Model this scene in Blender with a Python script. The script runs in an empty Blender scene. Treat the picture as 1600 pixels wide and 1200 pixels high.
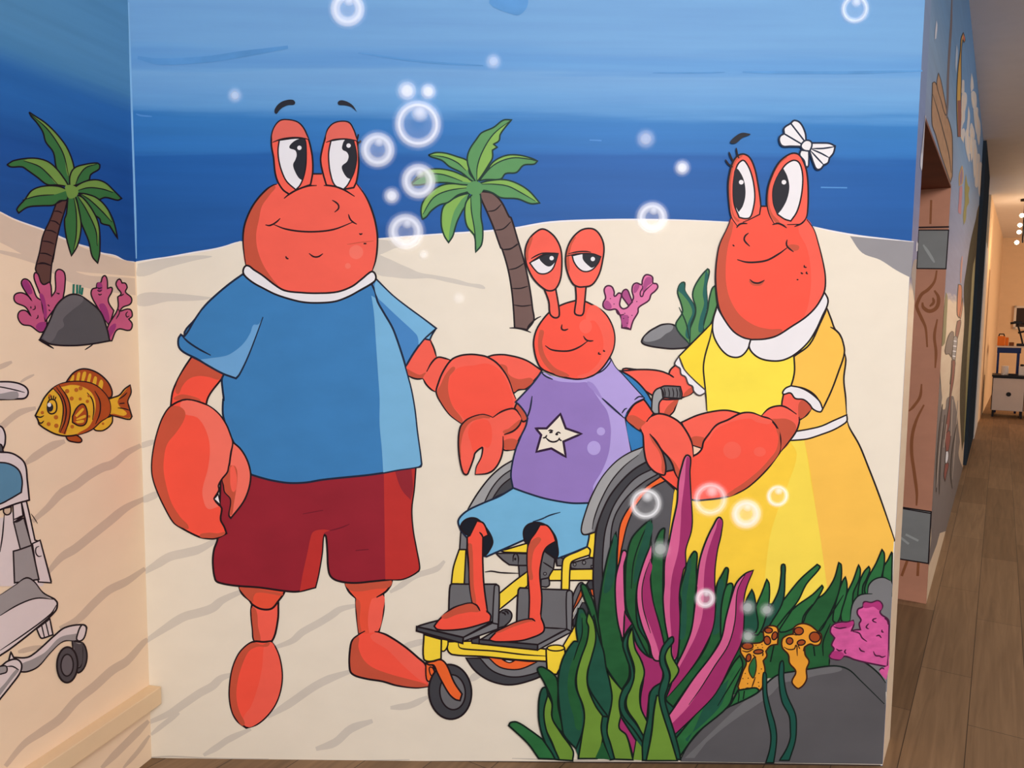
import bpy, bmesh, math, random
from mathutils import Vector, geometry
random.seed(7)
S = bpy.context.scene
COL = S.collection

# ------------------------------------------------------------------ camera
FOC = 1200.0                      # focal length in pixels of a 1600 x 1200 frame
PITCH = math.radians(5.0); ROLL = math.radians(0.62); EYE = 1.5
FW = Vector((0, math.cos(PITCH), -math.sin(PITCH)))
UP = Vector((0, math.sin(PITCH), math.cos(PITCH)))
RT = Vector((1, 0, 0))
CAM = Vector((0, 0, EYE))
cr, sr = math.cos(ROLL), math.sin(ROLL)
def ray(x, y):
    a = (x - 800) / FOC; b = -(y - 600) / FOC
    return FW + (a * cr - b * sr) * RT + (a * sr + b * cr) * UP
cd = bpy.data.cameras.new('camera'); cam = bpy.data.objects.new('camera', cd); COL.objects.link(cam)
cd.sensor_fit = 'HORIZONTAL'; cd.sensor_width = 36.0; cd.lens = 36.0 * FOC / 1600
cd.clip_start = 0.05; cd.clip_end = 100
from mathutils import Matrix
X = cr * RT + sr * UP; Y = -sr * RT + cr * UP; Z = -FW
m = Matrix((X, Y, Z)).transposed().to_4x4(); m.translation = CAM
cam.matrix_world = m
S.camera = cam

# ------------------------------------------------------------------ light
w = bpy.data.worlds.new('world'); S.world = w; w.use_nodes = True
w.node_tree.nodes['Background'].inputs[0].default_value = (1.0, 0.98, 0.965, 1)
w.node_tree.nodes['Background'].inputs[1].default_value = 1.0
def area(name, loc, tgt, sx, sy, power, col):
    l = bpy.data.lights.new(name, 'AREA'); l.shape = 'RECTANGLE'; l.size = sx; l.size_y = sy
    l.energy = power; l.color = col
    o = bpy.data.objects.new(name, l); COL.objects.link(o); o.location = loc
    d = Vector(tgt) - Vector(loc); o.rotation_euler = d.to_track_quat('-Z', 'Y').to_euler()
    return o
def point(name, loc, power, col, r=0.08):
    l = bpy.data.lights.new(name, 'POINT'); l.energy = power; l.color = col; l.shadow_soft_size = r
    o = bpy.data.objects.new(name, l); COL.objects.link(o); o.location = loc
    return o
area('added_key_light', (1.0, -1.7, 3.1), (0.6, 2.5, 1.2), 1.8, 1.4, 222, (1.0, 0.975, 0.965))  # unseen lamp, added behind the camera to brighten the main wall
S.view_settings.view_transform = 'Standard'; S.view_settings.look = 'None'
S.view_settings.exposure = 0.0; S.view_settings.gamma = 1.0; S.view_settings.use_curve_mapping = False

# ------------------------------------------------------------------ helpers
K = 0.92
def lin(c):
    c /= 255.0
    return c / 12.92 if c <= 0.04045 else ((c + 0.055) / 1.055) ** 2.4
MATS = {}
def newmat(name):
    mt = bpy.data.materials.new(name); mt.use_nodes = True
    nt = mt.node_tree; b = nt.nodes['Principled BSDF']
    return mt, nt, b
def paint(name, rgb, var=0.05, rough=0.55, k=None, scale=7.0, spec=0.15):
    """matte wall paint or plain surface with a slight brushed unevenness"""
    if name in MATS: return MATS[name]
    mt, nt, b = newmat(name)
    kk = K if k is None else k
    base = [lin(c) * kk for c in rgb]
    tc = nt.nodes.new('ShaderNodeTexCoord'); mp = nt.nodes.new('ShaderNodeMapping')
    mp.inputs['Scale'].default_value = (1, 1, 1.7)
    nz = nt.nodes.new('ShaderNodeTexNoise'); nz.inputs['Scale'].default_value = scale; nz.inputs['Detail'].default_value = 4
    rp = nt.nodes.new('ShaderNodeValToRGB')
    rp.color_ramp.elements[0].position = 0.3; rp.color_ramp.elements[1].position = 0.7
    rp.color_ramp.elements[0].color = [max(0, c * (1 - var)) for c in base] + [1]
    rp.color_ramp.elements[1].color = [min(1, c * (1 + var)) for c in base] + [1]
    nt.links.new(tc.outputs['Object'], mp.inputs['Vector']); nt.links.new(mp.outputs['Vector'], nz.inputs['Vector'])
    nt.links.new(nz.outputs['Fac'], rp.inputs['Fac']); nt.links.new(rp.outputs['Color'], b.inputs['Base Color'])
    b.inputs['Roughness'].default_value = rough
    b.inputs['Specular IOR Level'].default_value = spec
    MATS[name] = mt
    return mt

STEP = 1.2e-5
class Plane:
    def __init__(s, o, n):
        s.o = Vector(o); s.n = Vector(n).normalized(); s.layer = 4e-4
        if s.n.dot(CAM - s.o) < 0: s.n = -s.n
    def at(s, x, y, off=0.0):
        d = ray(x, y); t = s.n.dot(s.o + s.n * off - CAM) / s.n.dot(d)
        return CAM + d * t
def proj(p):
    d = p - CAM; u, v, w_ = d.dot(RT), d.dot(UP), d.dot(FW)
    a, b = u / w_, v / w_
    return (800 + FOC * (a * cr + b * sr), 600 - FOC * (-a * sr + b * cr))
def floor_at(x, y):
    d = ray(x, y); return CAM + d * (-EYE / d.z)

def parse(s, scale=0.1875):
    """'@x,y[,s]' picks the tracing frame, 'x,y' is a point, a trailing ! makes a sharp corner"""
    ox = oy = 0.0; k = 1.0; out = []
    for t in s.split():
        if t[0] == '@':
            q = [float(v) for v in t[1:].split(',')]
            ox, oy = q[0], q[1]; k = q[2] if len(q) > 2 else scale
            continue
        c = t.endswith('!'); x, y = t.rstrip('!').split(',')
        out.append((ox + float(x) * k, oy + float(y) * k, c))
    return out
def curve(pts, closed, n=5):
    N = len(pts); P = [Vector((p[0], p[1])) for p in pts]
    if N < 3: return P
    def tang(i):
        if closed: d = P[(i + 1) % N] - P[i - 1]
        else:
            if i == 0: d = P[1] - P[0]
            elif i == N - 1: d = P[-1] - P[-2]
            else: d = P[i + 1] - P[i - 1]
        return d.normalized() if d.length > 1e-9 else Vector((0, 0))
    out = []
    for i in range(N if closed else N - 1):
        j = (i + 1) % N; a, b = P[i], P[j]; L = (b - a).length
        if L < 1e-6: continue
        u = (b - a) / L
        ta = u if pts[i][2] else tang(i); tb = u if pts[j][2] else tang(j)
        ta = ta * L; tb = tb * L
        nn = max(2, min(n, int(L / 2.5) + 1))
        for q in range(nn):
            t = q / nn
            out.append(a * (2*t**3 - 3*t**2 + 1) + ta * (t**3 - 2*t**2 + t) + b * (3*t**2 - 2*t**3) + tb * (t**3 - t**2))
    if not closed: out.append(P[-1])
    return out

def world_loc(o):
    v = Vector((0, 0, 0))
    while o is not None: v += o.location; o = o.parent
    return v
def base_of(o):
    while o is not None:
        if 'base' in o: return Vector(o['base'])
        o = o.parent
    return None

class Paint:
    """collects flat painted shapes of one part on one wall plane into one mesh"""
    def __init__(s, pl): s.pl = pl; s.v = []; s.f = []; s.mi = []; s.mats = []
    def slot(s, mt):
        if mt not in s.mats: s.mats.append(mt)
        return s.mats.index(mt)
    def lift(s): s.pl.layer += STEP; return s.pl.layer
    def fill(s, st, mt, ol=0, ink=None, raw=False):
        p = parse(st) if isinstance(st, str) else st
        c = [Vector((q[0], q[1])) for q in p] if raw else curve(p, True)
        off = s.lift(); b = len(s.v)
        for q in c: s.v.append(s.pl.at(q.x, q.y, off))
        m_ = s.slot(mt)
        for tri in geometry.tessellate_polygon([[Vector((q.x, q.y, 0)) for q in c]]):
            s.f.append([b + i for i in tri]); s.mi.append(m_)
        if ol: s.ribbon(c, ol, ink or INK, True)
        return s
    def ribbon(s, c, wd, mt, closed=False, taper=False):
        c = [c[i] for i in range(len(c)) if i == 0 or (c[i] - c[i-1]).length > 1e-4]
        if closed and (c[0] - c[-1]).length < 1e-4: c.pop()
        N = len(c); off = s.lift(); b = len(s.v); m_ = s.slot(mt)
        for i in range(N):
            a = c[i - 1] if (closed or i > 0) else c[i]
            d = c[(i + 1) % N] if (closed or i < N - 1) else c[i]
            u = (c[i] - a); v = (d - c[i])
            u = u.normalized() if u.length > 1e-9 else v.normalized()
            v = v.normalized() if v.length > 1e-9 else u
            t = (u + v)
            t = t.normalized() if t.length > 1e-3 else u
            nrm = Vector((-t.y, t.x))
            mk = min(1.5, 1.0 / max(0.4, t.dot(u)))
            ww = wd * 0.57 * mk
            if taper and N > 4: ww *= 0.5 + 0.5 * min(1, 4 * min(i, N - 1 - i) / max(1, N - 1))
            for sg in (1, -1):
                q = c[i] + nrm * ww * sg
                s.v.append(s.pl.at(q.x, q.y, off))
        for i in range(N if closed else N - 1):
            j = (i + 1) % N
            s.f.append([b + 2*i, b + 2*j, b + 2*j + 1, b + 2*i + 1]); s.mi.append(m_)
    def line(s, st, wd=2.4, mt=None, taper=True):
        p = parse(st) if isinstance(st, str) else st
        s.ribbon(curve(p, False), wd, mt or INK, False, taper); return s
    def oval(s, cx, cy, rx, ry, mt, ol=0, rot=0, n=28):
        ca, sa = math.cos(rot), math.sin(rot)
        pts = [(cx + rx*math.cos(2*math.pi*i/n)*ca - ry*math.sin(2*math.pi*i/n)*sa,
                cy + rx*math.cos(2*math.pi*i/n)*sa + ry*math.sin(2*math.pi*i/n)*ca, False) for i in range(n)]
        return s.fill(pts, mt, ol, raw=True)
    def dots(s, st, r=1.3, mt=None):
        for q in parse(st): s.oval(q[0], q[1], r, r * .8, mt or INK, n=8)
        return s
    def build(s, name, parent=None, smoothed=False):
        loc = base_of(parent)
        if loc is None: # origin at the foot of the shape
            zs = min(v.z for v in s.v); lo = [v for v in s.v if v.z < zs + 0.01]
            loc = sum(lo, Vector()) / len(lo)
            own = True
        else: own = False
        me = bpy.data.meshes.new(name)
        me.from_pydata([tuple(v - loc) for v in s.v], [], s.f)
        for mt in s.mats: me.materials.append(mt)
        me.polygons.foreach_set('material_index', s.mi); me.update()
        o = bpy.data.objects.new(name, me); COL.objects.link(o)
        if own: o.location = loc - world_loc(parent)
        if parent is not None: o.parent = parent
        return o
def tag(o, label=None, cat=None, group=None, kind=None):
    if label: o['label'] = label
    if cat: o['category'] = cat
    if group: o['group'] = group
    if kind: o['kind'] = kind
    return o
def thing(name, pl, px, py, label, cat, group=None):
    o = bpy.data.objects.new(name, None); COL.objects.link(o)
    o.empty_display_size = 0.05
    p = pl.at(px, py) if pl else Vector((px, py, 0))
    o.location = p; o['base'] = list(p)
    return tag(o, label, cat, group)
def strip_base():
    for o in bpy.data.objects:
        if 'base' in o: del o['base']

# solid meshes
class Solid:
    def __init__(s): s.bm = bmesh.new()
    def hexa(s, base, top):
        vb = [s.bm.verts.new(p) for p in base]; vt = [s.bm.verts.new(p) for p in top]; n = len(vb)
        s.bm.faces.new(vb[::-1]); s.bm.faces.new(vt)
        for i in range(n): s.bm.faces.new([vb[i], vb[(i+1) % n], vt[(i+1) % n], vt[i]])
        return s
    def prism(s, plan, z0, z1):
        return s.hexa([(p[0], p[1], z0) for p in plan], [(p[0], p[1], z1) for p in plan])
    def box(s, c, h, ang=0.0):
        ca, sa = math.cos(ang), math.sin(ang)
        plan = [(c[0] + x*ca - y*sa, c[1] + x*sa + y*ca) for x, y in ((-h[0],-h[1]),(h[0],-h[1]),(h[0],h[1]),(-h[0],h[1]))]
        return s.prism(plan, c[2]-h[2], c[2]+h[2])
    def tube(s, path, r, n=10, r2=None):
        path = [Vector(p) for p in path]; rings = []
        for i, p in enumerate(path):
            t = (path[min(i+1, len(path)-1)] - path[max(i-1, 0)]).normalized()
            a = t.cross(Vector((0, 0, 1)))
            if a.length < 1e-3: a = t.cross(Vector((1, 0, 0)))
            a.normalize(); b_ = t.cross(a)
            rr = r if r2 is None else r + (r2 - r) * i / (len(path) - 1)
            rings.append([s.bm.verts.new(p + rr*(math.cos(2*math.pi*k/n)*a + math.sin(2*math.pi*k/n)*b_)) for k in range(n)])
        for i in range(len(rings)-1):
            for k in range(n):
                s.bm.faces.new([rings[i][k], rings[i][(k+1) % n], rings[i+1][(k+1) % n], rings[i+1][k]])
        s.bm.faces.new(rings[0][::-1]); s.bm.faces.new(rings[-1]); return s
    def lathe(s, c, prof, n=20):
        rings = []
        for r, z in prof:
            rings.append([s.bm.verts.new((c[0] + r*math.cos(2*math.pi*k/n), c[1] + r*math.sin(2*math.pi*k/n), c[2] + z)) for k in range(n)])
        for i in range(len(rings)-1):
            for k in range(n):
                s.bm.faces.new([rings[i][k], rings[i][(k+1) % n], rings[i+1][(k+1) % n], rings[i+1][k]])
        s.bm.faces.new(rings[0][::-1]); s.bm.faces.new(rings[-1]); return s
    def build(s, name, mt, parent=None, bevel=0.0):
        bmesh.ops.recalc_face_normals(s.bm, faces=s.bm.faces)
        if bevel:
            bmesh.ops.bevel(s.bm, geom=list(s.bm.edges), offset=bevel, segments=2, affect='EDGES', profile=0.6)
        loc = base_of(parent)
        own = loc is None
        if own:
            zs = min(v.co.z for v in s.bm.verts)
            loc = sum((v.co for v in s.bm.verts), Vector()) / len(s.bm.verts); loc.z = zs
        for v in s.bm.verts: v.co -= loc
        me = bpy.data.meshes.new(name); s.bm.to_mesh(me); s.bm.free()
        for q in (mt if isinstance(mt, list) else [mt]): me.materials.append(q)
        o = bpy.data.objects.new(name, me); COL.objects.link(o)
        if own: o.location = loc - world_loc(parent)
        if parent is not None: o.parent = parent
        return o

INK = paint('black_outline_paint', (32, 20, 26), 0.02)
INKB = paint('blue_black_outline_paint', (28, 38, 62), 0.02)
WHITE = paint('white_paint', (240, 236, 238), 0.02)
SAND = paint('sand_paint', (240, 229, 210), 0.02)
SANDG = paint('grey_sand_paint', (216, 207, 194), 0.03)
LSAND = paint('left_wall_sand_paint', (250, 222, 190), 0.02)  # warmer light on the left wall is put into this sand colour
LSANDG = paint('left_wall_grey_sand_paint', (226, 200, 176), 0.03)
RED = paint('crab_red_paint', (250, 100, 82), 0.04)
REDD = paint('deep_crab_red_paint', (252, 88, 68), 0.03)
REDL = paint('pale_crab_red_paint', (250, 118, 100), 0.03)
REDS = paint('brown_red_paint', (202, 86, 62), 0.04)
PUPIL = paint('eye_black_paint', (40, 40, 48), 0.03)

# ------------------------------------------------------------------ the setting
CEIL = 3.3
M = Plane((0, 2.477, 0), (0, -1, 0))
XL = (M.at(219, 600).x + M.at(236, 1180).x) / 2
XR = (M.at(1412, 600).x + M.at(1376, 1195).x + M.at(1432, 300).x) / 3
A = Vector((XR, 2.477, 0))
D = Vector((math.sin(math.radians(32.4)), math.cos(math.radians(32.4)), 0))          # along the corridor
N = Vector((D.y, -D.x, 0))                                    # out of the corridor wall
C = Plane(A, N)
def s_at(x, y): return (C.at(x, y) - A).dot(D)
S1 = s_at(1421, 610); S2 = 1.78; S3 = s_at(1520, 480); S4 = 17.0
TH = 0.17
LZ = 2.19
_at = C.at
def wall_at(x, y, off=0.0):
    # paint stays on the wall: nothing across the opening
    P = _at(x, y, off); s_ = (P - A).dot(D)
    if S1 < s_ < S2 + 0.003 and P.z < LZ + 0.001:
        if P.z > LZ - 0.3: P.z = LZ + 0.001
        else: P = P + D * ((S2 + 0.003 if s_ > 0.45 * S2 else S1 - 0.002) - s_)
    return P
C.at = wall_at
def cp(s, n=0.0): p = A + D * s + N * n; return (p.x, p.y)
LD = Vector((-0.2385, -0.9711, 0)).normalized()
LN = Vector((LD.y, -LD.x, 0))
L = Plane((XL, 2.477, 0), LN)

area('corridor_fill_light', (*cp(2.9, 2.2), 3.25), (*cp(3.9, 1.2), 0), 0.6, 1.6, 80, (1.0, 0.96, 0.92))  # added fill, no visible fixture: lifts the corridor floor, ceiling and jamb
def sea(name, stops, kk, streak=0.075, rough=0.5):
    mt, nt, b = newmat(name)
    tc = nt.nodes.new('ShaderNodeTexCoord'); sp = nt.nodes.new('ShaderNodeSeparateXYZ')
    mp = nt.nodes.new('ShaderNodeMapping'); mp.inputs['Scale'].default_value = (0.9, 0.9, 16)
    nz = nt.nodes.new('ShaderNodeTexNoise'); nz.inputs['Scale'].default_value = 1.6; nz.inputs['Detail'].default_value = 5
    nt.links.new(tc.outputs['Object'], sp.inputs[0]); nt.links.new(tc.outputs['Object'], mp.inputs['Vector'])
    nt.links.new(mp.outputs['Vector'], nz.inputs['Vector'])
    def math_(op, a, bb):
        q = nt.nodes.new('ShaderNodeMath'); q.operation = op
        for i, v in enumerate((a, bb)):
            if hasattr(v, 'links'): nt.links.new(v, q.inputs[i])
            else: q.inputs[i].default_value = v
        return q.outputs[0]
    d = math_('MULTIPLY', math_('SUBTRACT', nz.outputs['Fac'], 0.5), streak)
    z = math_('DIVIDE', math_('ADD', sp.outputs['Z'], d), CEIL)
    rp = nt.nodes.new('ShaderNodeValToRGB'); r = rp.color_ramp
    st = sorted((max(0.0, min(1.0, zz / CEIL)), c) for zz, c in stops)
    r.elements[0].position = st[0][0]; r.elements[0].color = [lin(v) * kk for v in st[0][1]] + [1]
    r.elements[1].position = st[-1][0]; r.elements[1].color = [lin(v) * kk for v in st[-1][1]] + [1]
    for p_, c in st[1:-1]:
        e = r.elements.new(p_); e.color = [lin(v) * kk for v in c] + [1]
    nt.links.new(z, rp.inputs['Fac'])
    # broad brush strokes that vary along the wall
    n2 = nt.nodes.new('ShaderNodeTexNoise'); n2.inputs['Scale'].default_value = 1.1; n2.inputs['Detail'].default_value = 6
    m2 = nt.nodes.new('ShaderNodeMapping'); m2.inputs['Scale'].default_value = (1.2, 1.2, 24); m2.inputs['Location'].default_value = (3, 1, 2)
    nt.links.new(tc.outputs['Object'], m2.inputs['Vector']); nt.links.new(m2.outputs['Vector'], n2.inputs['Vector'])
    mx = nt.nodes.new('ShaderNodeMix'); mx.data_type = 'RGBA'; mx.blend_type = 'OVERLAY'
    mx.inputs['Factor'].default_value = 0.16
    nt.links.new(rp.outputs['Color'], mx.inputs['A']); nt.links.new(n2.outputs['Fac'], mx.inputs['B'])
    nt.links.new(mx.outputs['Result'], b.inputs['Base Color'])
    b.inputs['Roughness'].default_value = rough; b.inputs['Specular IOR Level'].default_value = 0.15
    return mt
def zm(y): return M.at(800, y).z
SEA = sea('sea_gradient_paint', [(zm(-300), (132, 184, 234)), (zm(0), (127, 181, 233)), (zm(70), (125, 180, 233)), (zm(92), (110, 170, 230)),
      (zm(108), (110, 170, 230)), (zm(113), (127, 181, 233)), (zm(150), (118, 177, 233)), (zm(174), (102, 166, 226)), (zm(186), (62, 136, 208)), (zm(238), (54, 126, 202)),
      (zm(248), (40, 106, 184)), (zm(300), (40, 104, 182)), (zm(380), (36, 96, 172))], K * 0.86)
def zl(y): return L.at(150, y).z
SEAL = sea('dim_sea_gradient_paint', [(zl(-300), (100, 160, 202)), (zl(90), (96, 156, 202)), (zl(128), (84, 146, 196)), (zl(158), (52, 118, 192)),
      (zl(215), (46, 110, 186)), (zl(255), (38, 92, 168)), (zl(420), (36, 88, 162))], K * 0.86, 0.05)  # dimmer light on the left wall is put into these darker blues
CSEA = sea('corridor_sea_paint', [(0.0, (222, 196, 166)), (1.61, (222, 196, 166)), (1.66, (98, 114, 156)), (2.15, (124, 140, 172)), (2.45, (120, 152, 184)), (2.7, (92, 138, 182)), (3.3, (80, 128, 176))], K, 0.12)
CREAM = paint('cream_wall_paint', (238, 214, 184), 0.02)
TAN = paint('warm_tan_wall_paint', (232, 200, 162), 0.02, 0.8)
CEILP = paint('white_ceiling_paint', (240, 236, 236), 0.02)

# floor: brown oak-look planks running along the corridor
def planks():
    mt, nt, b = newmat('brown_oak_planks')
    tc = nt.nodes.new('ShaderNodeTexCoord')
    mp = nt.nodes.new('ShaderNodeMapping'); mp.inputs['Rotation'].default_value = (0, 0, -math.atan2(D.y, D.x))
    nt.links.new(tc.outputs['Object'], mp.inputs['Vector'])
    br = nt.nodes.new('ShaderNodeTexBrick')
    br.inputs['Scale'].default_value = 1.0; br.inputs['Brick Width'].default_value = 1.22; br.inputs['Row Height'].default_value = 0.19
    br.inputs['Mortar Size'].default_value = 0.0016; br.inputs['Mortar Smooth'].default_value = 0.3
    br.inputs['Bias'].default_value = 0.0; br.offset = 0.37
    br.inputs['Color1'].default_value = [lin(v) for v in (152, 120, 88)] + [1]
    br.inputs['Color2'].default_value = [lin(v) for v in (126, 97, 68)] + [1]
    br.inputs['Mortar'].default_value = [lin(v) for v in (60, 46, 36)] + [1]
    nt.links.new(mp.outputs['Vector'], br.inputs['Vector'])
    m2 = nt.nodes.new('ShaderNodeMapping'); m2.inputs['Scale'].default_value = (0.8, 15, 1)
    nt.links.new(mp.outputs['Vector'], m2.inputs['Vector'])
    nz = nt.nodes.new('ShaderNodeTexNoise'); nz.inputs['Scale'].default_value = 2.2; nz.inputs['Detail'].default_value = 9; nz.inputs['Distortion'].default_value = 0.7
    nt.links.new(m2.outputs['Vector'], nz.inputs['Vector'])
    rp = nt.nodes.new('ShaderNodeValToRGB'); rp.color_ramp.elements[0].position = 0.3; rp.color_ramp.elements[1].position = 0.75
    rp.color_ramp.elements[0].color = (0.5, 0.48, 0.46, 1); rp.color_ramp.elements[1].color = (1, 1, 1, 1)
    nt.links.new(nz.outputs['Fac'], rp.inputs['Fac'])
    mx = nt.nodes.new('ShaderNodeMix'); mx.data_type = 'RGBA'; mx.blend_type = 'MULTIPLY'; mx.inputs['Factor'].default_value = 0.75
    nt.links.new(br.outputs['Color'], mx.inputs['A']); nt.links.new(rp.outputs['Color'], mx.inputs['B'])
    nt.links.new(mx.outputs['Result'], b.inputs['Base Color'])
    b.inputs['Roughness'].default_value = 0.5; b.inputs['Specular IOR Level'].default_value = 0.3
    bp = nt.nodes.new('ShaderNodeBump'); bp.inputs['Strength'].default_value = 0.15; bp.inputs['Distance'].default_value = 0.004
    nt.links.new(rp.outputs['Color'], bp.inputs['Height']); nt.links.new(bp.outputs['Normal'], b.inputs['Normal'])
    return mt
q = Solid().prism([(-6, -4), (24, -4), (24, 36), (-6, 36)], -0.1, 0.0).build('floor', planks()); tag(q, kind='structure')
q = Solid().prism([(-6, -4), (24, -4), (24, 36), (-6, 36)], CEIL, CEIL + 0.1).build('ceiling', CEILP); tag(q, kind='structure')

def join_paint(o, p):
    """add painted shapes to a wall mesh, as more faces of the same mesh"""
    me = o.data; loc = o.location
    bm = bmesh.new(); bm.from_mesh(me)
    base = len(me.materials)
    for mt in p.mats: me.materials.append(mt)
    vs = [bm.verts.new(v - loc) for v in p.v]
    for f, mi in zip(p.f, p.mi):
        try:
            fc = bm.faces.new([vs[i] for i in f]); fc.material_index = base + mi
        except ValueError: pass
    bm.to_mesh(me); bm.free()

# the main painted wall with its end face
wb = Solid().prism([(XL, 2.477), (XR, 2.477), cp(S1), cp(S1, -TH), (XL, 2.70)], 0, CEIL).build('wall_back', SEA); tag(wb, kind='structure')
CEND = sea('wall_end_paint', [(0.0, (232, 208, 180)), (1.60, (232, 208, 180)), (1.63, (96, 110, 158)), (2.1, (110, 130, 176)), (2.6, (124, 150, 186)), (3.3, (120, 152, 192))], K, 0.03)
wb.data.materials.append(CEND)
for f_ in wb.data.polygons:
    if f_.normal.dot(N) > 0.9: f_.material_index = 1
p = Paint(M)
def edge_px(y):
    lo, hi = 0.0, CEIL
    for _ in range(40):
        mid = (lo + hi) / 2
        if proj(Vector((XR - 0.0008, 2.4766, mid)))[1] > y: lo = mid
        else: hi = mid
    return proj(Vector((XR - 0.0008, 2.4766, lo)))
EDGE = ' '.join('%.2f,%.2f!' % edge_px(y) for y in (380, 700, 1000, 1196))
p.fill('@0,0,1 196,412! 213,409 240,405 262,402 300,395 340,388 376,377 480,375 590,373 640,369 700,365 760,361 800,357 860,347 940,343.5 1000,343 1070,344 1140,347 1200,350 1270,355 1300,362 1340,369 1380,374 ' + EDGE + ' 222,1190!', SAND)
p.line('@0,0,1 213,409 240,405 262,402 300,395 340,388 376,377', 2, WHITE); p.line('@0,0,1 590,373 640,369 700,365 760,361 800,357 860,347 940,343.5 1000,343 1070,344 1140,347', 2.2, WHITE)
p.line('@0,0,1 1270,354 1300,361 1340,368 1380,373 1428,378', 2, WHITE)
SHG = paint('grey_dune_paint', (150, 147, 150), 0.03)
p.fill('@0,0,1 1328,369! 1370,373 1428,378! 1423,434! 1400,422 1375,406 1347,395', SHG)
p.fill('@560,240,.2 150,668! 240,680 345,702 270,745 190,782! 140,790', SANDG)
p.fill('@560,240,.2 130,795 220,815 330,865 400,895 480,930 600,950 760,980 860,1010 990,1045 880,1040 700,1005 560,975 420,978 300,970 120,925', SANDG)
p.fill('@0,0,1 215,412! 262,403 330,400 300,408 262,418 216,432', SANDG)
p.fill('@0,0,1 217,460 262,458 318,463 330,466 300,470 262,471 217,478', SANDG)
RIP = paint('sand_ripple_paint', (216, 206, 192), 0.03)
def ripple(st, wd, pl_p, mt=RIP): pl_p.ribbon(curve(parse(st), False), wd, mt, False, True)
for st, wd in (('@0,0,1 215,698 228,694 243,689', 8), ('@0,0,1 220,783 234,777 250,770', 10), ('@0,0,1 222,896 245,882 265,870 290,864 312,858 341,842', 12),
               ('@0,0,1 226,1003 259,981 287,964 312,957 332,950 347,938 380,923', 12), ('@0,0,1 232,1129 266,1114 290,1098 312,1083 332,1072 345,1060 362,1054', 11), ('@0,0,1 236,1148 258,1130 280,1114', 7),
               ('@0,0,1 318,1180 340,1167 356,1156 392,1139', 9), ('@0,0,1 418,1120 450,1101 489,1074 514,1061 548,1049', 11), ('@0,0,1 429,1012 457,1001 472,988 499,973 517,962 532,952 557,946', 10),
               ('@340,1000,.1625 945,1048 1130,985 1280,855 1490,778', 11), ('@480,720 690,1095 780,1040 900,960 1080,900 1145,835', 8), ('@500,880 690,698 780,672 880,645', 9),
               ('@640,940 -160,885 0,865 150,795', 9), ('@640,940 500,655 560,615 640,570', 10)):
    ripple(st, wd, p)
BLS = paint('blue_brush_stroke_paint', (92, 152, 210), 0.12); BLP = paint('pale_blue_brush_stroke_paint', (84, 146, 212), 0.05); BLC = paint('pale_corner_edge_paint', (134, 186, 230), 0.05)
p.line('@200,0,.25 60,360 200,385 500,370 700,340 1000,295', 9, BLS); p.line('@560,0,.25 0,330 400,385 780,410', 3, BLS)
p.fill('@560,0,.25 820,-10 1050,-10 1045,60 980,95', BLS)
p.line('@1160,0 0,600 300,603 900,605 1500,590', 4, BLS); p.line('@920,0,.25 400,455 700,455 850,452', 2, BLS)
p.line('@200,0,.25 50,712 80,722 150,728', 2.4, BLP); p.line('@640,170 1500,260 1600,265', 2, BLP); p.line('@1080,170 1080,655 1300,658', 2, BLP)
p.line('@0,0,1 201,4 206,180 211,330 213,404', 3, BLC)
GAP = paint('dark_floor_gap', (58, 46, 42), 0.1)
p.fill('@0,0,1 236,1184! 330,1186 500,1190 700,1189 900,1190 1100,1191 1376,1195! 1376,1200! 236,1194!', GAP)
CHIP = paint('chipped_plaster', (206, 196, 182), 0.05)
for st in ('236,1183 270,1182 330,1185 420,1186', '800,1185 900,1188 1000,1189', '1150,1188 1200,1186 1260,1187', '1300,1191 1330,1190 1374,1193', '470,1188 560,1189 640,1187'):
    p.line('@0,0,1 ' + st, 2.2, CHIP)
join_paint(wb, p)

# left wall with the rail along its foot
def lp(t, n=0.0): v = Vector((XL, 2.477, 0)) + LD * t + L.n * n; return (v.x, v.y)
wl = Solid().prism([lp(-0.12), lp(4.5), lp(4.5, -0.12), lp(-0.12, -0.12)], 0, CEIL).build('wall_left', SEAL); tag(wl, kind='structure')
p = Paint(L); LRIP = paint('left_wall_ripple_paint', (218, 192, 168), 0.03)
p.fill('@0,160,.21667 -500,610! 0,788 100,840 200,878 320,920 400,955 470,985 570,1025 640,1045 730,1085 830,1105 900,1140 975,1150 1040,1160! @0,0,1 255,1186! 140,1300! -250,1600!', LSAND)
p.line('@0,160,.21667 0,788 100,840 200,878 320,920 400,955 470,985 570,1025 640,1045 730,1085 830,1105 900,1140 968,1150', 1.8, WHITE)
p.fill('@0,160,.21667 -300,690! 0,800 100,850 320,930 470,995 730,1095 970,1155! 975,1255! 800,1240 560,1220 300,1180 150,1090 0,1010 -300,900!', LSANDG)
p.fill('@0,400,.26667 -300,-90! 190,0! 300,30 500,110 640,120 790,130! 795,230! 640,210 480,180 360,130 190,40', LSANDG)
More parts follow.
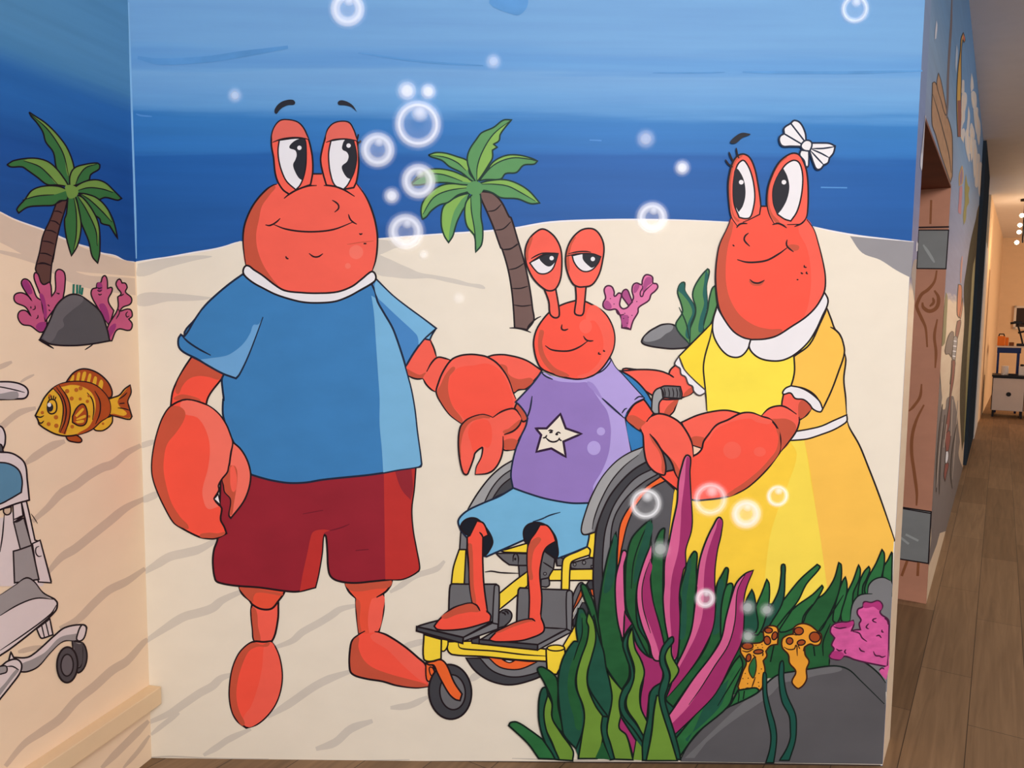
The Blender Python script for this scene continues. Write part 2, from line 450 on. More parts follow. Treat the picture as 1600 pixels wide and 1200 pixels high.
for st, wd in (('@0,580,.26667 -200,420 0,330 60,280 120,240 210,215', 9), ('@0,400,.26667 -100,680 0,650 70,620', 7), ('@0,400,.26667 120,740 150,720 200,695', 4), ('@0,580,.26667 150,540 220,490 300,440 380,410', 11),
               ('@0,580,.26667 190,880 280,800 360,715 440,670 520,610 600,565 660,545 740,480 825,435', 12), ('@0,580,.26667 280,1180 360,1090 440,1040 540,960 640,880 740,800 850,745', 12),
               ('@0,860,.2834 330,430 430,380 520,290 600,220 700,170 800,100', 11), ('@0,860,.2834 30,1190 130,1070 230,1000 330,930 420,830 520,750 620,660 700,610 790,510 815,490', 12),
               ('@0,860,.2834 560,1200 650,1110 740,1020 820,940', 10), ('@0,860,.2834 680,1200 760,1110 825,1020', 6), ('@0,860,.2834 100,560 160,545 230,530', 7)):
    ripple(st, wd, p, LRIP)
join_paint(wl, p)
rz1, rz0 = 0.258, 0.198
t0 = 0.0
tr = Solid().hexa([(*lp(t0, 0.0), rz0), (*lp(t0, 0.047), rz0), (*lp(3, 0.047), rz0), (*lp(3, 0.0), rz0)],
                  [(*lp(t0, 0.0), rz1), (*lp(t0, 0.047), rz1), (*lp(3, 0.047), rz1), (*lp(3, 0.0), rz1)]).build('trim_1', paint('cream_rail_paint', (238, 208, 168), 0.02), bevel=0.003)
tag(tr, kind='structure')

# corridor wall beyond the opening, its far jamb and lintel
TERRA = paint('terracotta_pillar_paint', (196, 138, 112), 0.06)
SOFF = paint('dark_red_wood_soffit', (120, 66, 44), 0.12, scale=5)
wr = Solid().prism([cp(S2), cp(S4), cp(S4, -TH), cp(S2, -TH)], 0, CEIL).prism([cp(S1), cp(S2), cp(S2, -TH), cp(S1, -TH)], LZ, CEIL).build('wall_right', CSEA)
tag(wr, kind='structure')
GREYP = paint('grey_band_paint', (136, 138, 138), 0.05); WOODB = paint('brown_wood_beam_paint', (170, 130, 98), 0.14, scale=18)
VEIN = paint('brown_vein_paint', (150, 92, 58), 0.08)
p = Paint(C)
# end strip of the main wall
def zs(y, s): # point of the corridor wall at the height seen at y for distance s
    q = A + D * s; return q
CSAND = paint('corridor_sand_paint', (226, 200, 170), 0.03)
p.fill('@1360,300,.25 255,520! 262,470 285,420 298,470 296,560 284,640 275,680!', paint('corridor_grey_rock_paint', (150, 140, 136), 0.03))
# lintel: painted beam
p.fill('@1360,0,.25 388,520! 402,512 425,560 452,640 478,720 500,790 512,860 512,1100! 500,1140! 470,1050 440,960 410,850 385,770', WOODB, 1.2)
p.line('@1360,0,.25 390,590 420,690 450,800 490,960 505,1080', 1.2); p.line('@1360,0,.25 420,540 450,630 472,720', 1.0)
p.fill('@1360,0,.25 425,455! 440,500 460,600 476,690 470,720 445,640 415,530', WOODB, 1.0)
p.line('@1360,0,.25 510,-20 505,150 492,350 485,500 482,650 478,740', 3.2, paint('grey_rope_paint', (104, 94, 100), 0.05)); 
# sand floor, rocks and figures seen at a glancing angle
DGREY = paint('dark_seabed_paint', (118, 108, 106), 0.05)
p.fill('@0,0,1 1466,582! 1472,620! 1474,640 1480,622 1490,620 1500,690! 1498,712 1506,735! 1478,830! 1462,832 1454,800!', DGREY)
p.fill('@0,0,1 1447,895! 1455,840 1452,790 1458,760! 1470,820 1464,850!', DGREY)
p.fill('@0,0,1 1500,610 1503,560 1507,500 1506,450 1510,420 1516,380 1524,345 1531,318 1536,325! 1524,450! 1516,560! 1506,690! 1503,705! 1500,650', paint('olive_kelp_paint', (112, 100, 80), 0.12, scale=16, spec=0.0))
p.fill('@0,0,1 1508,640 1511,560 1516,480 1520,420 1524,400! 1520,500 1513,600 1509,680 1506,690', paint('green_kelp_paint', (126, 124, 66), 0.1))
join_paint(wr, p)
# far jamb of the opening, facing the room
J = Plane(Vector((*cp(S2), 0)), -D)
pil = Solid().hexa([(*cp(S2 - 0.004), 0), (*cp(S2 + 0.02), 0), (*cp(S2 + 0.02, -TH - .3), 0), (*cp(S2 - 0.004, -TH - .3), 0)],
                   [(*cp(S2 - 0.004), LZ), (*cp(S2 + 0.02), LZ), (*cp(S2 + 0.02, -TH - .3), LZ), (*cp(S2 - 0.004, -TH - .3), LZ)]).build('trim_2', TERRA)
tag(pil, kind='structure')
J = Plane(Vector((*cp(S2 - 0.004), 0)), -D)
p = Paint(J)
p.fill('@1360,300,.25 300,238! 489,238! 472,480! 290,478!', GREYP, 1.6, raw=True)
p.line('@1360,300,.25 300,222 492,218', 2.2)
p.line('@1360,300,.25 330,330 370,390 400,440', 4, paint('pale_grey_paint', (170, 174, 174)))
p.fill('@1360,600,.25 180,768! 380,798! 362,1122! 160,1090!', GREYP, 1.8, raw=True); p.line('@1360,600,.25 200,778 378,809', 1.6)
for st in ('190,960 240,1000', '220,940 300,980'): p.line('@1360,600,.25 ' + st, 3, MATS['pale_grey_paint'])
for st, wd in (('@1360,300,.25 415,490 400,560 360,610 320,640 295,690 290,720 320,790 345,850 355,970', 3), ('@1360,300,.25 400,615 425,660 415,720 370,745 330,720 325,690', 3.4), ('@1360,300,.25 390,660 395,690 370,715', 2.5),
               ('@1360,300,.25 418,795 400,900 410,1000 405,1100', 2.6), ('@1360,600,.25 320,0 310,80 270,140 240,170', 2.6), ('@1360,600,.25 335,130 290,220 262,320 258,430 275,560 290,680 288,760', 3),
               ('@1360,600,.25 230,1105 195,1200', 2.5), ('@1360,600,.25 300,1115 295,1200', 2.5), ('@1360,300,.25 380,50 375,200', 2)):
    p.line(st, wd * 1.5, VEIN)
join_paint(pil, p)
sf = Solid().hexa([(*cp(S1), LZ - 0.012), (*cp(S2), LZ - 0.012), (*cp(S2, -TH), LZ - 0.012), (*cp(S1, -TH), LZ - 0.012)],
                  [(*cp(S1), LZ), (*cp(S2), LZ), (*cp(S2, -TH), LZ), (*cp(S1, -TH), LZ)]).build('trim_3', SOFF)
tag(sf, kind='structure')
iw = Solid().prism([cp(-1.5, -2.6), cp(6.0, -2.6), cp(6.0, -2.5), cp(-1.5, -2.5)], 0, CEIL).build('wall_inner', CREAM); tag(iw, kind='structure')
# dark post at the end of the mural, pale door frame, far wall
S3b = s_at(1529.5, 480); S3c = s_at(1534, 480)
post = Solid().prism([cp(S3), cp(S3b), cp(S3b, 0.03), cp(S3, 0.03)], 0.03, CEIL - 0.01).build('door_2', paint('dark_blue_door_paint', (50, 57, 66), 0.04, 0.7, spec=0.0)); tag(post, kind='structure')
fr = Solid().prism([cp(S3b), cp(S3c), cp(S3c, 0.04), cp(S3b, 0.04)], 0, 2.5).build('trim_5', paint('pale_grey_frame_paint', (206, 202, 200), 0.02, 0.7), bevel=0.01); tag(fr, kind='structure')
tn = Solid().prism([cp(S3c, 0.001), cp(S4, 0.001), cp(S4, 0.18), cp(S3c, 0.03)], 0, CEIL).build('wall_far_side', TAN); tag(tn, kind='structure')
wf = Solid().prism([cp(S4, -0.2), cp(S4, 7), cp(S4 + 0.15, 7), cp(S4 + 0.15, -0.2)], 0, CEIL).build('wall_far', TAN); tag(wf, kind='structure')
dr = Solid().prism([cp(S3c + .9, 0.03), cp(S3c + 1.9, 0.03), cp(S3c + 1.9, 0.06), cp(S3c + .9, 0.06)], 0, 2.3).build('door_1', paint('brown_tan_door', (190, 154, 118), 0.04)); tag(dr, kind='structure')

# ------------------------------------------------------------------ painted figures of the main wall, back to front
def mk(pl, name, parent, *ops):
    """one painted part: ops are (kind, string, ...)"""
    q = Paint(pl)
    for o in ops:
        k = o[0]
        if k == 'f': q.fill(*o[1:])
        elif k == 'l': q.line(*o[1:])
        elif k == 'o': q.oval(*o[1:])
        elif k == 'd': q.dots(*o[1:])
    return q.build(name, parent)
GRN = paint('palm_green_paint', (94, 152, 94), 0.05); GRNL = paint('light_palm_green_paint', (136, 182, 88), 0.05)
GRNLINE = paint('dark_green_outline_paint', (30, 58, 48), 0.02)
TRUNK = paint('palm_trunk_paint', (116, 90, 84), 0.06)

# palm by the dunes
palm = thing('painted_palm_tree', M, 818, 514, 'painted green palm tree leaning on the sand behind the small crab', 'palm tree', 'painted palm trees')
mk(M, 'trunk', palm, ('f', '@640,170 575,688! 600,760 650,870 700,990 760,1160 @760,340 130,260 180,430 210,600 225,750 235,918! 290,925 340,935! 395,855 385,760 370,640 345,500 310,350 260,180 205,0 @640,170 830,900 780,800 740,745 680,700', TRUNK, 2.4),
   ('l', '@640,170 650,855 710,845 765,795', 1.8), ('l', '@640,170 708,1012 780,1000 845,940', 1.8), ('l', '@640,170 775,1172 840,1165 905,1130', 1.8), ('l', '@760,340 138,268 200,262 262,215', 1.8),
   ('l', '@760,340 180,435 250,420 322,375', 1.8), ('l', '@760,340 215,590 280,590 345,572', 1.8), ('l', '@760,340 228,728 300,738 380,728', 1.8),
   ('l', '@760,340 192,920 240,920 290,928 330,940 372,958', 2.4), ('l', '@760,340 338,932 350,905 385,868 420,840 455,823', 2.2))
def frond(pl, parent, out, half, mid, wd=2.2):
    ops = [('f', out, GRN, wd, GRNLINE)]
    if half: ops.insert(0, ('f', out, GRN)); ops[1] = ('f', half, GRNL); ops.append(('l', out + ' ' + out.split()[1], wd, GRNLINE, False))
    ops.append(('l', mid, 1.7, GRNLINE))
    return mk(pl, 'frond', parent, *ops)
F = '@640,170 '
frond(M, palm, F + '10,635 60,570 130,515 230,500 340,515 430,550 550,622 510,655 410,630 300,615 190,618 80,635', F + '30,605! 60,570 130,515 230,500 340,515 430,550 545,620! 440,605 350,570 260,545 150,545 50,590', F + '15,632 60,590 150,545 260,545 350,570 440,605')
frond(M, palm, F + '157,385! 220,365 300,370 400,400 470,425 490,450 500,540 550,612 430,530 330,480 270,430 180,400', F + '160,384! 220,365 300,370 400,400 475,428 495,480 470,515 400,450 300,405 190,390', F + '180,388 300,405 400,450 470,515')
frond(M, palm, F + '580,600 640,520 700,440 800,390 900,385 1010,410 1065,435! 1040,460 950,470 890,530 800,540 760,585 640,590', F + '590,590 640,520 700,440 800,390 900,385 1010,410 1060,433! 1000,420 850,410 700,470 630,545', F + '580,600 700,470 850,410 1000,420 1050,435')
frond(M, palm, F + '555,620 500,510 480,420 500,340 560,250 600,200 700,155 780,95 850,92! 800,150 755,215 745,265 700,295! 730,320! 690,345! 690,410 660,465 600,560 565,605', F + '565,590 565,480 610,350 700,210 845,98! 800,150 755,215 745,265 700,295! 730,320! 690,345! 690,410 660,465 600,560', F + '560,600 565,480 610,350 700,210 845,95')
frond(M, palm, F + '505,700 400,730 300,790 270,850 265,970 290,1060 325,1115! 360,1060 380,990 400,930 440,850 470,800 490,730', F + '470,710 390,745 305,800 275,860 270,970 300,1070 325,1105! 335,1000 370,860 430,760', F + '325,1110 330,1100')
frond(M, palm, F + '520,715 470,780 460,880 480,980 540,1060 550,1195! 600,1130 610,1000 595,900 595,780 575,690', F + '505,730 470,780 460,880 480,980 540,1060 545,1010 515,850 505,760', F + '510,730 515,850 540,1000 555,1170')
frond(M, palm, F + '105,922! 95,850 110,780 170,700 250,645 330,625 420,630 520,660 400,720 320,780 250,800 180,850 140,900', F + '108,900! 98,850 113,780 173,703 250,648 330,628 420,633 490,658 330,680 200,740 130,830', F + '110,880 200,740 330,680 520,655')
frond(M, palm, F + '585,620 660,600 780,590 880,615 990,680 1085,785! 1010,790 900,750 760,740 690,700 620,680 572,690', F + '595,620 660,602 780,592 880,617 990,682 1080,780! 1050,770 930,700 820,645 700,628', F + '590,628 700,628 820,645 930,700 1050,770')
mk(M, 'crown_heart', palm, ('o', 742, 294, 13, 11, GRN))

# small coral, dark rock and weeds behind the yellow dress
PINK = paint('coral_pink_paint', (226, 122, 168), 0.05); PINKD = paint('dark_coral_pink_paint', (176, 78, 136), 0.06)
PLUMINK = paint('plum_outline_paint', (74, 26, 58), 0.02)
cor = thing('painted_coral', M, 980, 512, 'small pink branching coral painted right of the small crab\'s eyes', 'coral')
mk(M, 'branches', cor, ('f', '@920,400 275,598! 275,540 258,490 225,445 170,450 125,430 120,390 140,350 128,280 150,250 190,255 212,300 215,335 250,308 272,320 262,370 258,410 280,438 310,435 330,420 345,395 372,350 360,290 370,240 400,225 440,238 445,210 460,170 485,155 530,175 535,225 565,232 575,260 550,295 520,320 500,370 415,430 410,470 370,540 348,612!', PINK, 2.2, PLUMINK),
   ('f', '@920,400 130,390 150,370 180,395 190,430 165,445 130,428', PINKD), ('f', '@920,400 372,285 385,240 420,240 410,280 380,310', PINKD), ('f', '@920,400 455,235 480,180 520,180 525,220 490,250 455,300', PINKD),
   ('f', '@920,400 272,500 300,490 330,500 320,590 285,590', PINKD),
   ('l', '@920,400 442,238 448,265 430,300 432,335 448,335 460,300 535,228', 1.8, PLUMINK), ('l', '@920,400 225,445 240,480 265,492 295,485', 1.8, PLUMINK), ('l', '@920,400 272,597 320,598 352,617', 1.8, PLUMINK),
   ('d', '@920,400 180,355 210,400 400,380 300,478 330,510 360,495 290,520 320,560', 1.0, PLUMINK))
mk(M, 'branch', cor, ('f', '@920,400 333,415! 300,370 275,330 288,288 318,280 343,330 362,383!', PINKD, 2, PLUMINK))
RKD = paint('dark_rock_paint', (92, 91, 95), 0.05); RKL = paint('rock_highlight_paint', (140, 140, 143), 0.06)
rk = Paint(M); rk.fill('@920,400 440,710 490,640 550,600 620,570 720,580 780,660 840,740 730,772 600,765 470,740', RKD, 2.4)
rk.fill('@920,400 455,700 495,645 555,607 620,578 700,580 690,620 640,650 590,690 500,715', RKL)
o = rk.build('painted_rock'); tag(o, 'small dark grey rock painted at the foot of the wavy green weeds', 'rock')
WEED = paint('weed_green_paint', (88, 142, 86), 0.05); WEEDD = paint('weed_dark_green_paint', (36, 98, 92), 0.05)
wd_ = thing('painted_seaweed', M, 1077, 538, 'three wavy mid green weed blades painted behind the small dark rock', 'seaweed')
mk(M, 'blade', wd_, ('f', '@920,400 950,640 960,560 990,450 1010,330 1050,250 1100,300 1060,440 1030,540', WEED, 2.2, GRNLINE))
mk(M, 'blade', wd_, ('f', '@920,400 835,740! 840,620 885,500 890,430 865,320 900,220 990,108 1005,130 980,250 985,400 950,560 950,650', WEED, 2.2, GRNLINE), ('f', '@920,400 985,130 960,230 950,320 960,400 925,520 915,630 948,630 955,550 985,420 980,260', WEEDD))
mk(M, 'blade', wd_, ('f', '@920,400 725,585 780,470 770,400 740,290 790,218 800,290 870,400 885,470 850,560 840,735!', WEED, 2.2, GRNLINE), ('f', '@920,400 745,280 785,225 800,290 870,400 882,470 845,570 835,690 805,660 830,550 862,470 835,390 780,320', WEEDD))
mk(M, 'blade_edge', wd_, ('l', '@0,0,1 1061,480 1072,505 1077,530', 2.0, GRNLINE))

# ---- the big crab in the blue shirt
dad = thing('painted_crab', M, 410, 1137, 'tall red crab in blue shirt and maroon shorts, painted left of the wheelchair', 'painted crab')
SHIRT = paint('shirt_blue_paint', (62, 130, 190), 0.05); SHIRTL = paint('shirt_light_blue_paint', (122, 184, 224), 0.04); SHIRTM = paint('shirt_mid_blue_paint', (72, 136, 198), 0.03)
MAROON = paint('shorts_maroon_paint', (152, 36, 50), 0.07); MAROONL = paint('shorts_red_paint', (194, 52, 48), 0.05)
KNEE = paint('knee_red_paint', (238, 86, 60), 0.05)
mk(M, 'leg', dad, ('f', '@330,900 340,230! 332,300 345,440 362,545 430,550 505,545 555,370 560,225!', RED, 2.8), ('f', '@330,900 345,260 380,300 390,420 410,545 365,545 348,440 336,310', REDS),
   ('f', '@330,900 232,80 255,145 320,205 340,235 400,270 460,280 510,268 555,215 612,130 600,90! 240,60!', KNEE, 2.8), ('f', '@330,900 240,90 480,125 600,150 585,165 500,150 380,140 350,180 350,215 330,210 270,150', REDS))
mk(M, 'foot', dad, ('f', '@340,1000,.1625 350,15 270,60 200,140 145,270 118,420 115,560 140,690 190,780 275,845! 380,810 480,725 560,610 605,480 620,340 600,190 560,80 512,12! 440,18', REDD, 2.8),
   ('f', '@340,1000,.1625 450,55 512,20 556,80 596,190 616,340 601,480 556,610 476,722 378,806 285,835 250,745 320,640 390,440 430,250', RED),
   ('f', '@340,1000,.1625 345,25 430,45 500,22 480,62 380,65 300,110 240,230 200,360 180,500 190,620 220,710 262,800 240,825 192,775 144,690 120,560 123,420 149,270 204,142 272,64', REDS))
mk(M, 'leg', dad, ('f', '@500,880 300,290! 305,420 325,590! 400,605 490,570! 530,390 528,255!', KNEE, 2.8), ('f', '@500,880 430,300 525,265 526,390 488,560 410,580', RED), ('f', '@500,880 302,300 335,330 330,480 345,585 325,585 307,420', REDS),
   ('f', '@500,880 210,165 240,235 300,297 380,310 470,285! 545,240 605,140! 205,130!', KNEE), ('l', '@500,880 205,140 215,180 240,235 300,297', 2.8), ('l', '@500,880 470,285 545,240 585,190 605,140', 2.8), ('f', '@500,880 215,165 400,160 595,150 575,200 460,215 330,235 250,225', REDS))
mk(M, 'foot', dad, ('f', '@500,880 330,590 270,640 250,720 245,850 265,920 370,960 520,985 640,1020 800,1040 905,1030! 900,990 880,850! 820,790 700,690 560,600 480,572 400,585', REDD),
   ('f', '@500,880 480,575 560,602 700,692 820,793 876,850 898,990 850,985 700,860 560,720 420,620', RED), ('f', '@500,880 318,605 320,700 360,800 440,870 600,930 750,970 860,1000 900,1028 800,1036 640,1016 520,981 370,956 267,918 249,850 254,720 272,642', REDS),
   ('l', '@500,880 375,565 330,590 270,640 250,720 245,850 265,920 370,960 520,985 640,1020 800,1040 905,1030', 2.8), ('l', '@500,880 455,570 490,575 560,600 700,690 820,790 880,850 895,980', 2.8))
mk(M, 'shorts', dad, ('f', '@310,720 450,60! 190,60! 160,650 130,740 120,850 140,990 170,1015 300,1040 500,1055 720,1085 830,1090 975,1055! 1000,950 1030,770 1040,640 1052,618 1065,640 1075,770 1080,880 1100,960 1160,1000 1290,1018 1450,1005 1600,990 @480,720 800,985 925,920 935,880 910,740 880,570 870,400 890,240 905,40! 500,40!', MAROON, 2.8),
   ('f', '@480,720 638,100! 645,600 650,988! 800,981 921,917 931,880 906,740 876,570 866,400 886,240 900,45!', MAROONL), ('f', '@480,720 730,80! 760,180 800,260 862,325! 882,240 868,60!', paint('shorts_fold_paint', (150, 40, 50), 0.04)),
   ('f', '@310,720 972,1051! 997,950 1027,770 1045,608 1095,580! 1040,572 960,590 935,640 910,760 870,940 845,1086!', MAROONL), ('l', '@310,720 1095,582 1180,560 1260,528', 1.6, paint('shorts_crease_paint', (112, 24, 40))), ('l', '@310,720 1310,748 1420,738', 1.2, MATS['shorts_crease_paint']), ('l', '@310,720 870,443 1040,412', 1.0, MATS['shorts_crease_paint']))
# arm on the left, reaching down
mk(M, 'arm', dad, ('f', '@260,400 210,840! 150,930 85,1050 50,1140 36,1250! 200,1290 331,1240! 345,1185 380,1125 455,1030 490,975!', REDD, 2.6),
   ('f', '@260,400 215,850! 480,980! 440,1030 360,1010 260,1000 180,1030 130,1090 100,1150 75,1130 90,1050 155,935', REDS), ('f', '@260,400 60,1185 120,1155 200,1165 280,1195 280,1220 180,1190 80,1200', REDS))
# right arm and claw behind the small crab
mk(M, 'arm', dad, ('f', '@500,400 870,680 915,680 950,770 970,840 1000,850! 890,965 855,1022! 800,1025 735,1000 712,930 780,800', RED), ('f', '@500,400 720,945 760,960 830,990 890,975 860,1018 800,1020 740,998', REDS),
   ('l', '@500,400 918,700 950,770 970,840', 2.4), ('l', '@500,400 735,998 770,1015 810,1025 858,1022', 2.4))
mk(M, 'wrist', dad, ('f', '@500,400 890,965! 930,890 975,845 1040,852 1110,872! 1060,950 1000,1050 975,1140! 920,1110 860,1025', RED), ('l', '@500,400 888,965 930,890 980,845 1040,852 1100,872', 2.4), ('l', '@500,400 858,1022 885,1070 930,1115 962,1132', 2.4))
mk(M, 'pincer', dad, ('f', '@660,540 540,95! 600,78 700,78 860,120 995,207! 960,260 860,362! 800,370 760,398! 720,290 640,170', RED, 2.4), ('f', '@660,540 640,165 700,170 720,240 800,280 920,280 860,355 800,362 760,385 722,290', REDS))
mk(M, 'pincer', dad, ('f', '@660,540 670,740! 830,610 885,600! 850,700 800,790 775,865! 670,862', RED, 2.2), ('f', '@660,540 680,790 790,790 775,858 680,855', REDS))
mk(M, 'claw', dad, ('f', '@660,540 240,120 310,85 400,73 480,80 540,95 620,145 690,230 730,310 760,400 782,445 768,500 775,560! 700,640 560,680 430,680 330,655! 230,580 150,470 115,390 130,320 170,220', RED),
   ('f', '@660,540 430,165 300,185 230,260 215,370 240,480 310,570 400,650 520,690 700,600 755,500 720,330 640,200 540,150', REDD), ('f', '@660,540 270,180 225,260 215,380 250,500 330,610 330,648 230,572 156,468 122,390 150,330 200,230', REDS),
   ('l', '@660,540 330,655 230,580 150,470 115,390 130,320 170,220 240,120 310,85 400,73 480,80 540,95 620,145 690,230 730,310 760,400 780,445', 2.5))
mk(M, 'shirt', dad, ('f', '@380,428,.1875 0,0! @260,400 540,220 430,310 320,415 240,525 150,665 300,780 480,985! 462,1025 468,1110 478,1200 @220,600 685,130 688,275 760,460 920,755! 1000,780 1100,805 1240,825 1380,820 1500,800 1600,788 @500,560 200,992 400,972 550,950 650,930 820,905 840,900 846,880! 835,790 810,610 790,430 760,260 720,110 690,0 @500,400 640,690 600,590 530,470 480,380 460,300 430,232! 300,300 0,380 @340,260 600,1100 220,905', SHIRT, 2.8, INKB),
   ('f', '@500,400 428,330! 460,350 480,385 530,475 600,594 640,694 @500,560 686,0 716,110 756,260 786,430 806,610 831,790 840,880! 820,900 650,926 527,950! 515,750 497,550 497,330 @500,400 485,1000 465,700 450,480', SHIRTL))
mk(M, 'sleeve', dad, ('f', '@500,400 465,190! 600,325 720,420 850,515 968,603! 870,690 780,810 714,922! 690,840 640,690 600,590 530,470 480,380 460,300 432,235!', SHIRTM, 2.8, INKB), ('f', '@500,400 466,200! 600,330 720,426 850,521 958,604! 870,683 822,740! 818,690 800,650 640,500 530,395 480,345 455,260', SHIRTL),
   ('f', '@500,400 966,606! 935,655 915,700! 870,690!', SHIRTL, 2.4, INKB))
mk(M, 'sleeve', dad, ('f', '@260,400 150,665! 120,655! 100,690 105,760 150,805 250,855 350,915 470,980 580,1020! 610,985 680,840 750,660 805,508! 700,400 500,300 320,430 240,525', SHIRT), ('f', '@260,400 803,515! 765,570 725,575 700,640 650,720 580,785 500,830 380,850 285,862! 350,911 470,975 578,1014! 606,982 676,840 746,662', paint('sleeve_light_blue_paint', (110, 168, 218), 0.04)),
   ('l', '@260,400 805,508 750,660 680,840 610,985 580,1020! 470,980 350,915 250,855 150,805 105,760 100,690 120,655! 150,668 240,525 320,415 430,310 540,220', 2.8, INKB), ('l', '@260,400 125,660 180,715 270,775 370,828', 2.6, INKB))
mk(M, 'pincer', dad, ('f', '@220,600 768,485! 830,540 880,620 910,710 915,790 895,890 850,990 750,1118! 735,1095 750,1000 745,950 700,900 690,845 676,790! 720,735 735,690 748,600', REDL, 2.4), ('f', '@220,600 735,685 790,690 805,790 795,880 775,1000 760,1090 740,1090 753,1000 748,950 704,900 694,845 682,790 722,735', REDS), ('f', '@220,600 760,680 795,740 800,840 775,900 750,860 745,780', RED))
mk(M, 'claw', dad, ('f', '@220,600 345,135 415,133 540,170 640,240 710,335 745,420 767,490! 748,570 738,650 730,690 720,735 676,790! 645,845 650,885 610,955! 640,1000 662,1015! @310,720 195,400 185,490 215,550 234,605! 150,645 80,648 0,632 @220,600 330,1195 270,1150 200,1030 135,890 98,770 92,660 110,520 145,380 190,265 250,185', REDD, 2.6),
   ('f', '@220,600 345,142 540,176 640,246 705,338 740,422 760,490 744,570 733,650 725,690 715,732 671,787 640,845 644,883 604,955 650,1020! 560,1040 520,960 515,870 560,700 575,520 540,380 470,280 350,240', REDL),
   ('f', '@220,600 252,190 300,183 350,205 372,250 350,320 290,410 220,500 195,600 190,720 220,880 260,1000 330,1110 400,1200 330,1190 274,1148 204,1028 139,888 102,770 96,660 114,522 149,382 194,268', REDS), ('f', '@310,720 10,625 80,600 160,605 225,600 150,640 80,643', REDS),
   ('f', '@310,720 130,318! 165,280! 185,370!', WHITE, 1.6))
# head
mk(M, 'head', dad, ('f', '@340,260 235,828 212,640 222,500 270,370 330,275 410,190 493,148 640,100 795,62! 870,62! 1020,100 1160,145 1240,260 1300,410 1330,560 1330,680 1315,790 1285,880 1200,940 1120,1000 1000,1045 840,1057 700,1052 560,1035 480,990 370,905 300,860', RED),
   ('f', '@340,260 215,640 226,500 274,370 334,278 414,193 480,162 440,230 370,330 345,440 322,560 330,680 370,800 430,900 520,1005 600,1040 560,1030 480,986 370,900 300,855 240,825', REDS), ('o', 556.5, 394, 11, 11, REDL), ('o', 543.5, 415.5, 4.5, 4.5, REDL),
   ('l', '@340,260 235,828 212,640 222,500 270,370 330,275 410,190 465,155 493,148', 2.6), ('l', '@340,260 1160,145 1240,260 1300,410 1330,560 1330,680 1315,790 1285,880', 2.6), ('l', '@340,260 795,62 870,62', 2.2),
   ('l', '@340,260 398,487 430,493 465,480 500,455 522,432', 2.2), ('l', '@340,260 470,485 560,520 700,542 850,542 980,522 1125,465', 2.4), ('l', '@340,260 1090,398 1105,440 1130,465 1160,482', 2.2), ('l', '@340,260 762,725 800,752 840,752 878,727', 2.2), ('l', '@340,260 568,748 575,765 592,770', 2.2),
   ('l', '@340,260 1180,558 1192,566 1207,558', 2), ('l', '@340,260 1217,643 1240,643', 2), ('l', '@360,130 848,975 875,990 900,1015 900,1045 868,1075', 2.2), ('l', '@340,260 1080,650 1200,632 1300,622', 1, REDS))
mk(M, 'collar', dad, ('f', '@340,260 235,828 213,865 222,905 290,965 380,1015 480,1065 600,1105 720,1132 850,1137 980,1125 1090,1085 1190,1030 1305,960 1320,925 1305,885 1280,877 1200,940 1120,1000 1000,1045 840,1057 700,1052 560,1035 480,990 370,905 300,860 265,832', WHITE, 2.6))
def eye(pl, parent, stalk, lidpoly, white, pupil, hl, lines, wd=2.4, hr=(3.4, 3.4)):
    e = mk(pl, 'eye_stalk', parent, ('f', stalk, RED, wd))
    if lidpoly: mk(pl, 'eyelid', e, *([('f', lidpoly[0], lidpoly[1])] + [('l', s_, 2.2) for s_ in lidpoly[2:]]))
    mk(pl, 'eyeball', e, ('f', white, WHITE, wd * .85))
    mk(pl, 'pupil', e, ('f', pupil, PUPIL))
    mk(pl, 'eye_glint', e, ('o', hl[0], hl[1], hr[0], hr[1], WHITE))
    return e
LID = paint('eyelid_red_paint', (232, 106, 92), 0.03)
e = eye(M, dad, '@360,130 490,925! 440,890 395,820 372,740 360,620 342,520 345,430 370,360 415,312 480,305 560,325 610,375 645,450 670,540 685,640 685,750 668,845! 600,870 545,893', ('@360,130 350,490! 348,430 373,362 417,316 480,309 558,329 606,378 641,450 652,466! 580,455 500,455 420,468', LID, '@360,130 350,493 420,468 500,455 580,455 655,468'),
    '@360,130 407,475! 397,560 405,650 430,740 470,820 545,888! 580,850 610,780 628,690 632,600 628,500 618,462! 540,458', '@360,130 545,475 500,512 492,540 540,560 552,600 540,640 522,680 540,740 570,790 595,808! 612,760 625,680 630,560 622,480 600,462', (467.8, 231), None)
eye(M, dad, '@360,130 800,850! 770,745 752,640 765,550 795,440 815,380 860,335 930,318 990,330 1025,385 1045,440 1062,520 1068,600 1068,700 1050,820 1028,870! 940,885! 870,860', ('@360,130 800,490! 797,440 818,383 862,339 930,322 987,334 1021,386 1041,441 1055,480! 1000,470 940,465 860,472', LID, '@360,130 797,493 860,472 940,465 1000,470 1060,482'),
    '@360,130 838,480! 820,570 820,650 833,750 870,850 942,885! 975,850 1003,800 1030,740 1050,640 1045,560 1025,478! 940,466', '@360,130 955,472 930,530 935,555 970,575 985,610 970,655 930,690 935,730 970,785 1003,800! 1028,740 1048,640 1042,550 1022,476 1000,470', (544.7, 227.5), None)
mk(M, 'brow_crease', dad, ('l', '@360,130 447,960 490,925 545,893 640,858 720,852', 2.4))
mk(M, 'brow_crease', dad, ('l', '@360,130 778,852 860,858 940,885 1035,943', 2.4))
mk(M, 'eyelash', dad, ('l', '@360,130 1058,470 1066,425', 2))
mk(M, 'eyelash', dad, ('l', '@360,130 1062,495 1078,492 1086,476', 3))
mk(M, 'eyebrow', dad, ('f', '@360,130 368,245 372,210 410,165 460,142 520,138 540,160 530,178 480,182 430,205 400,235 385,255', PUPIL))
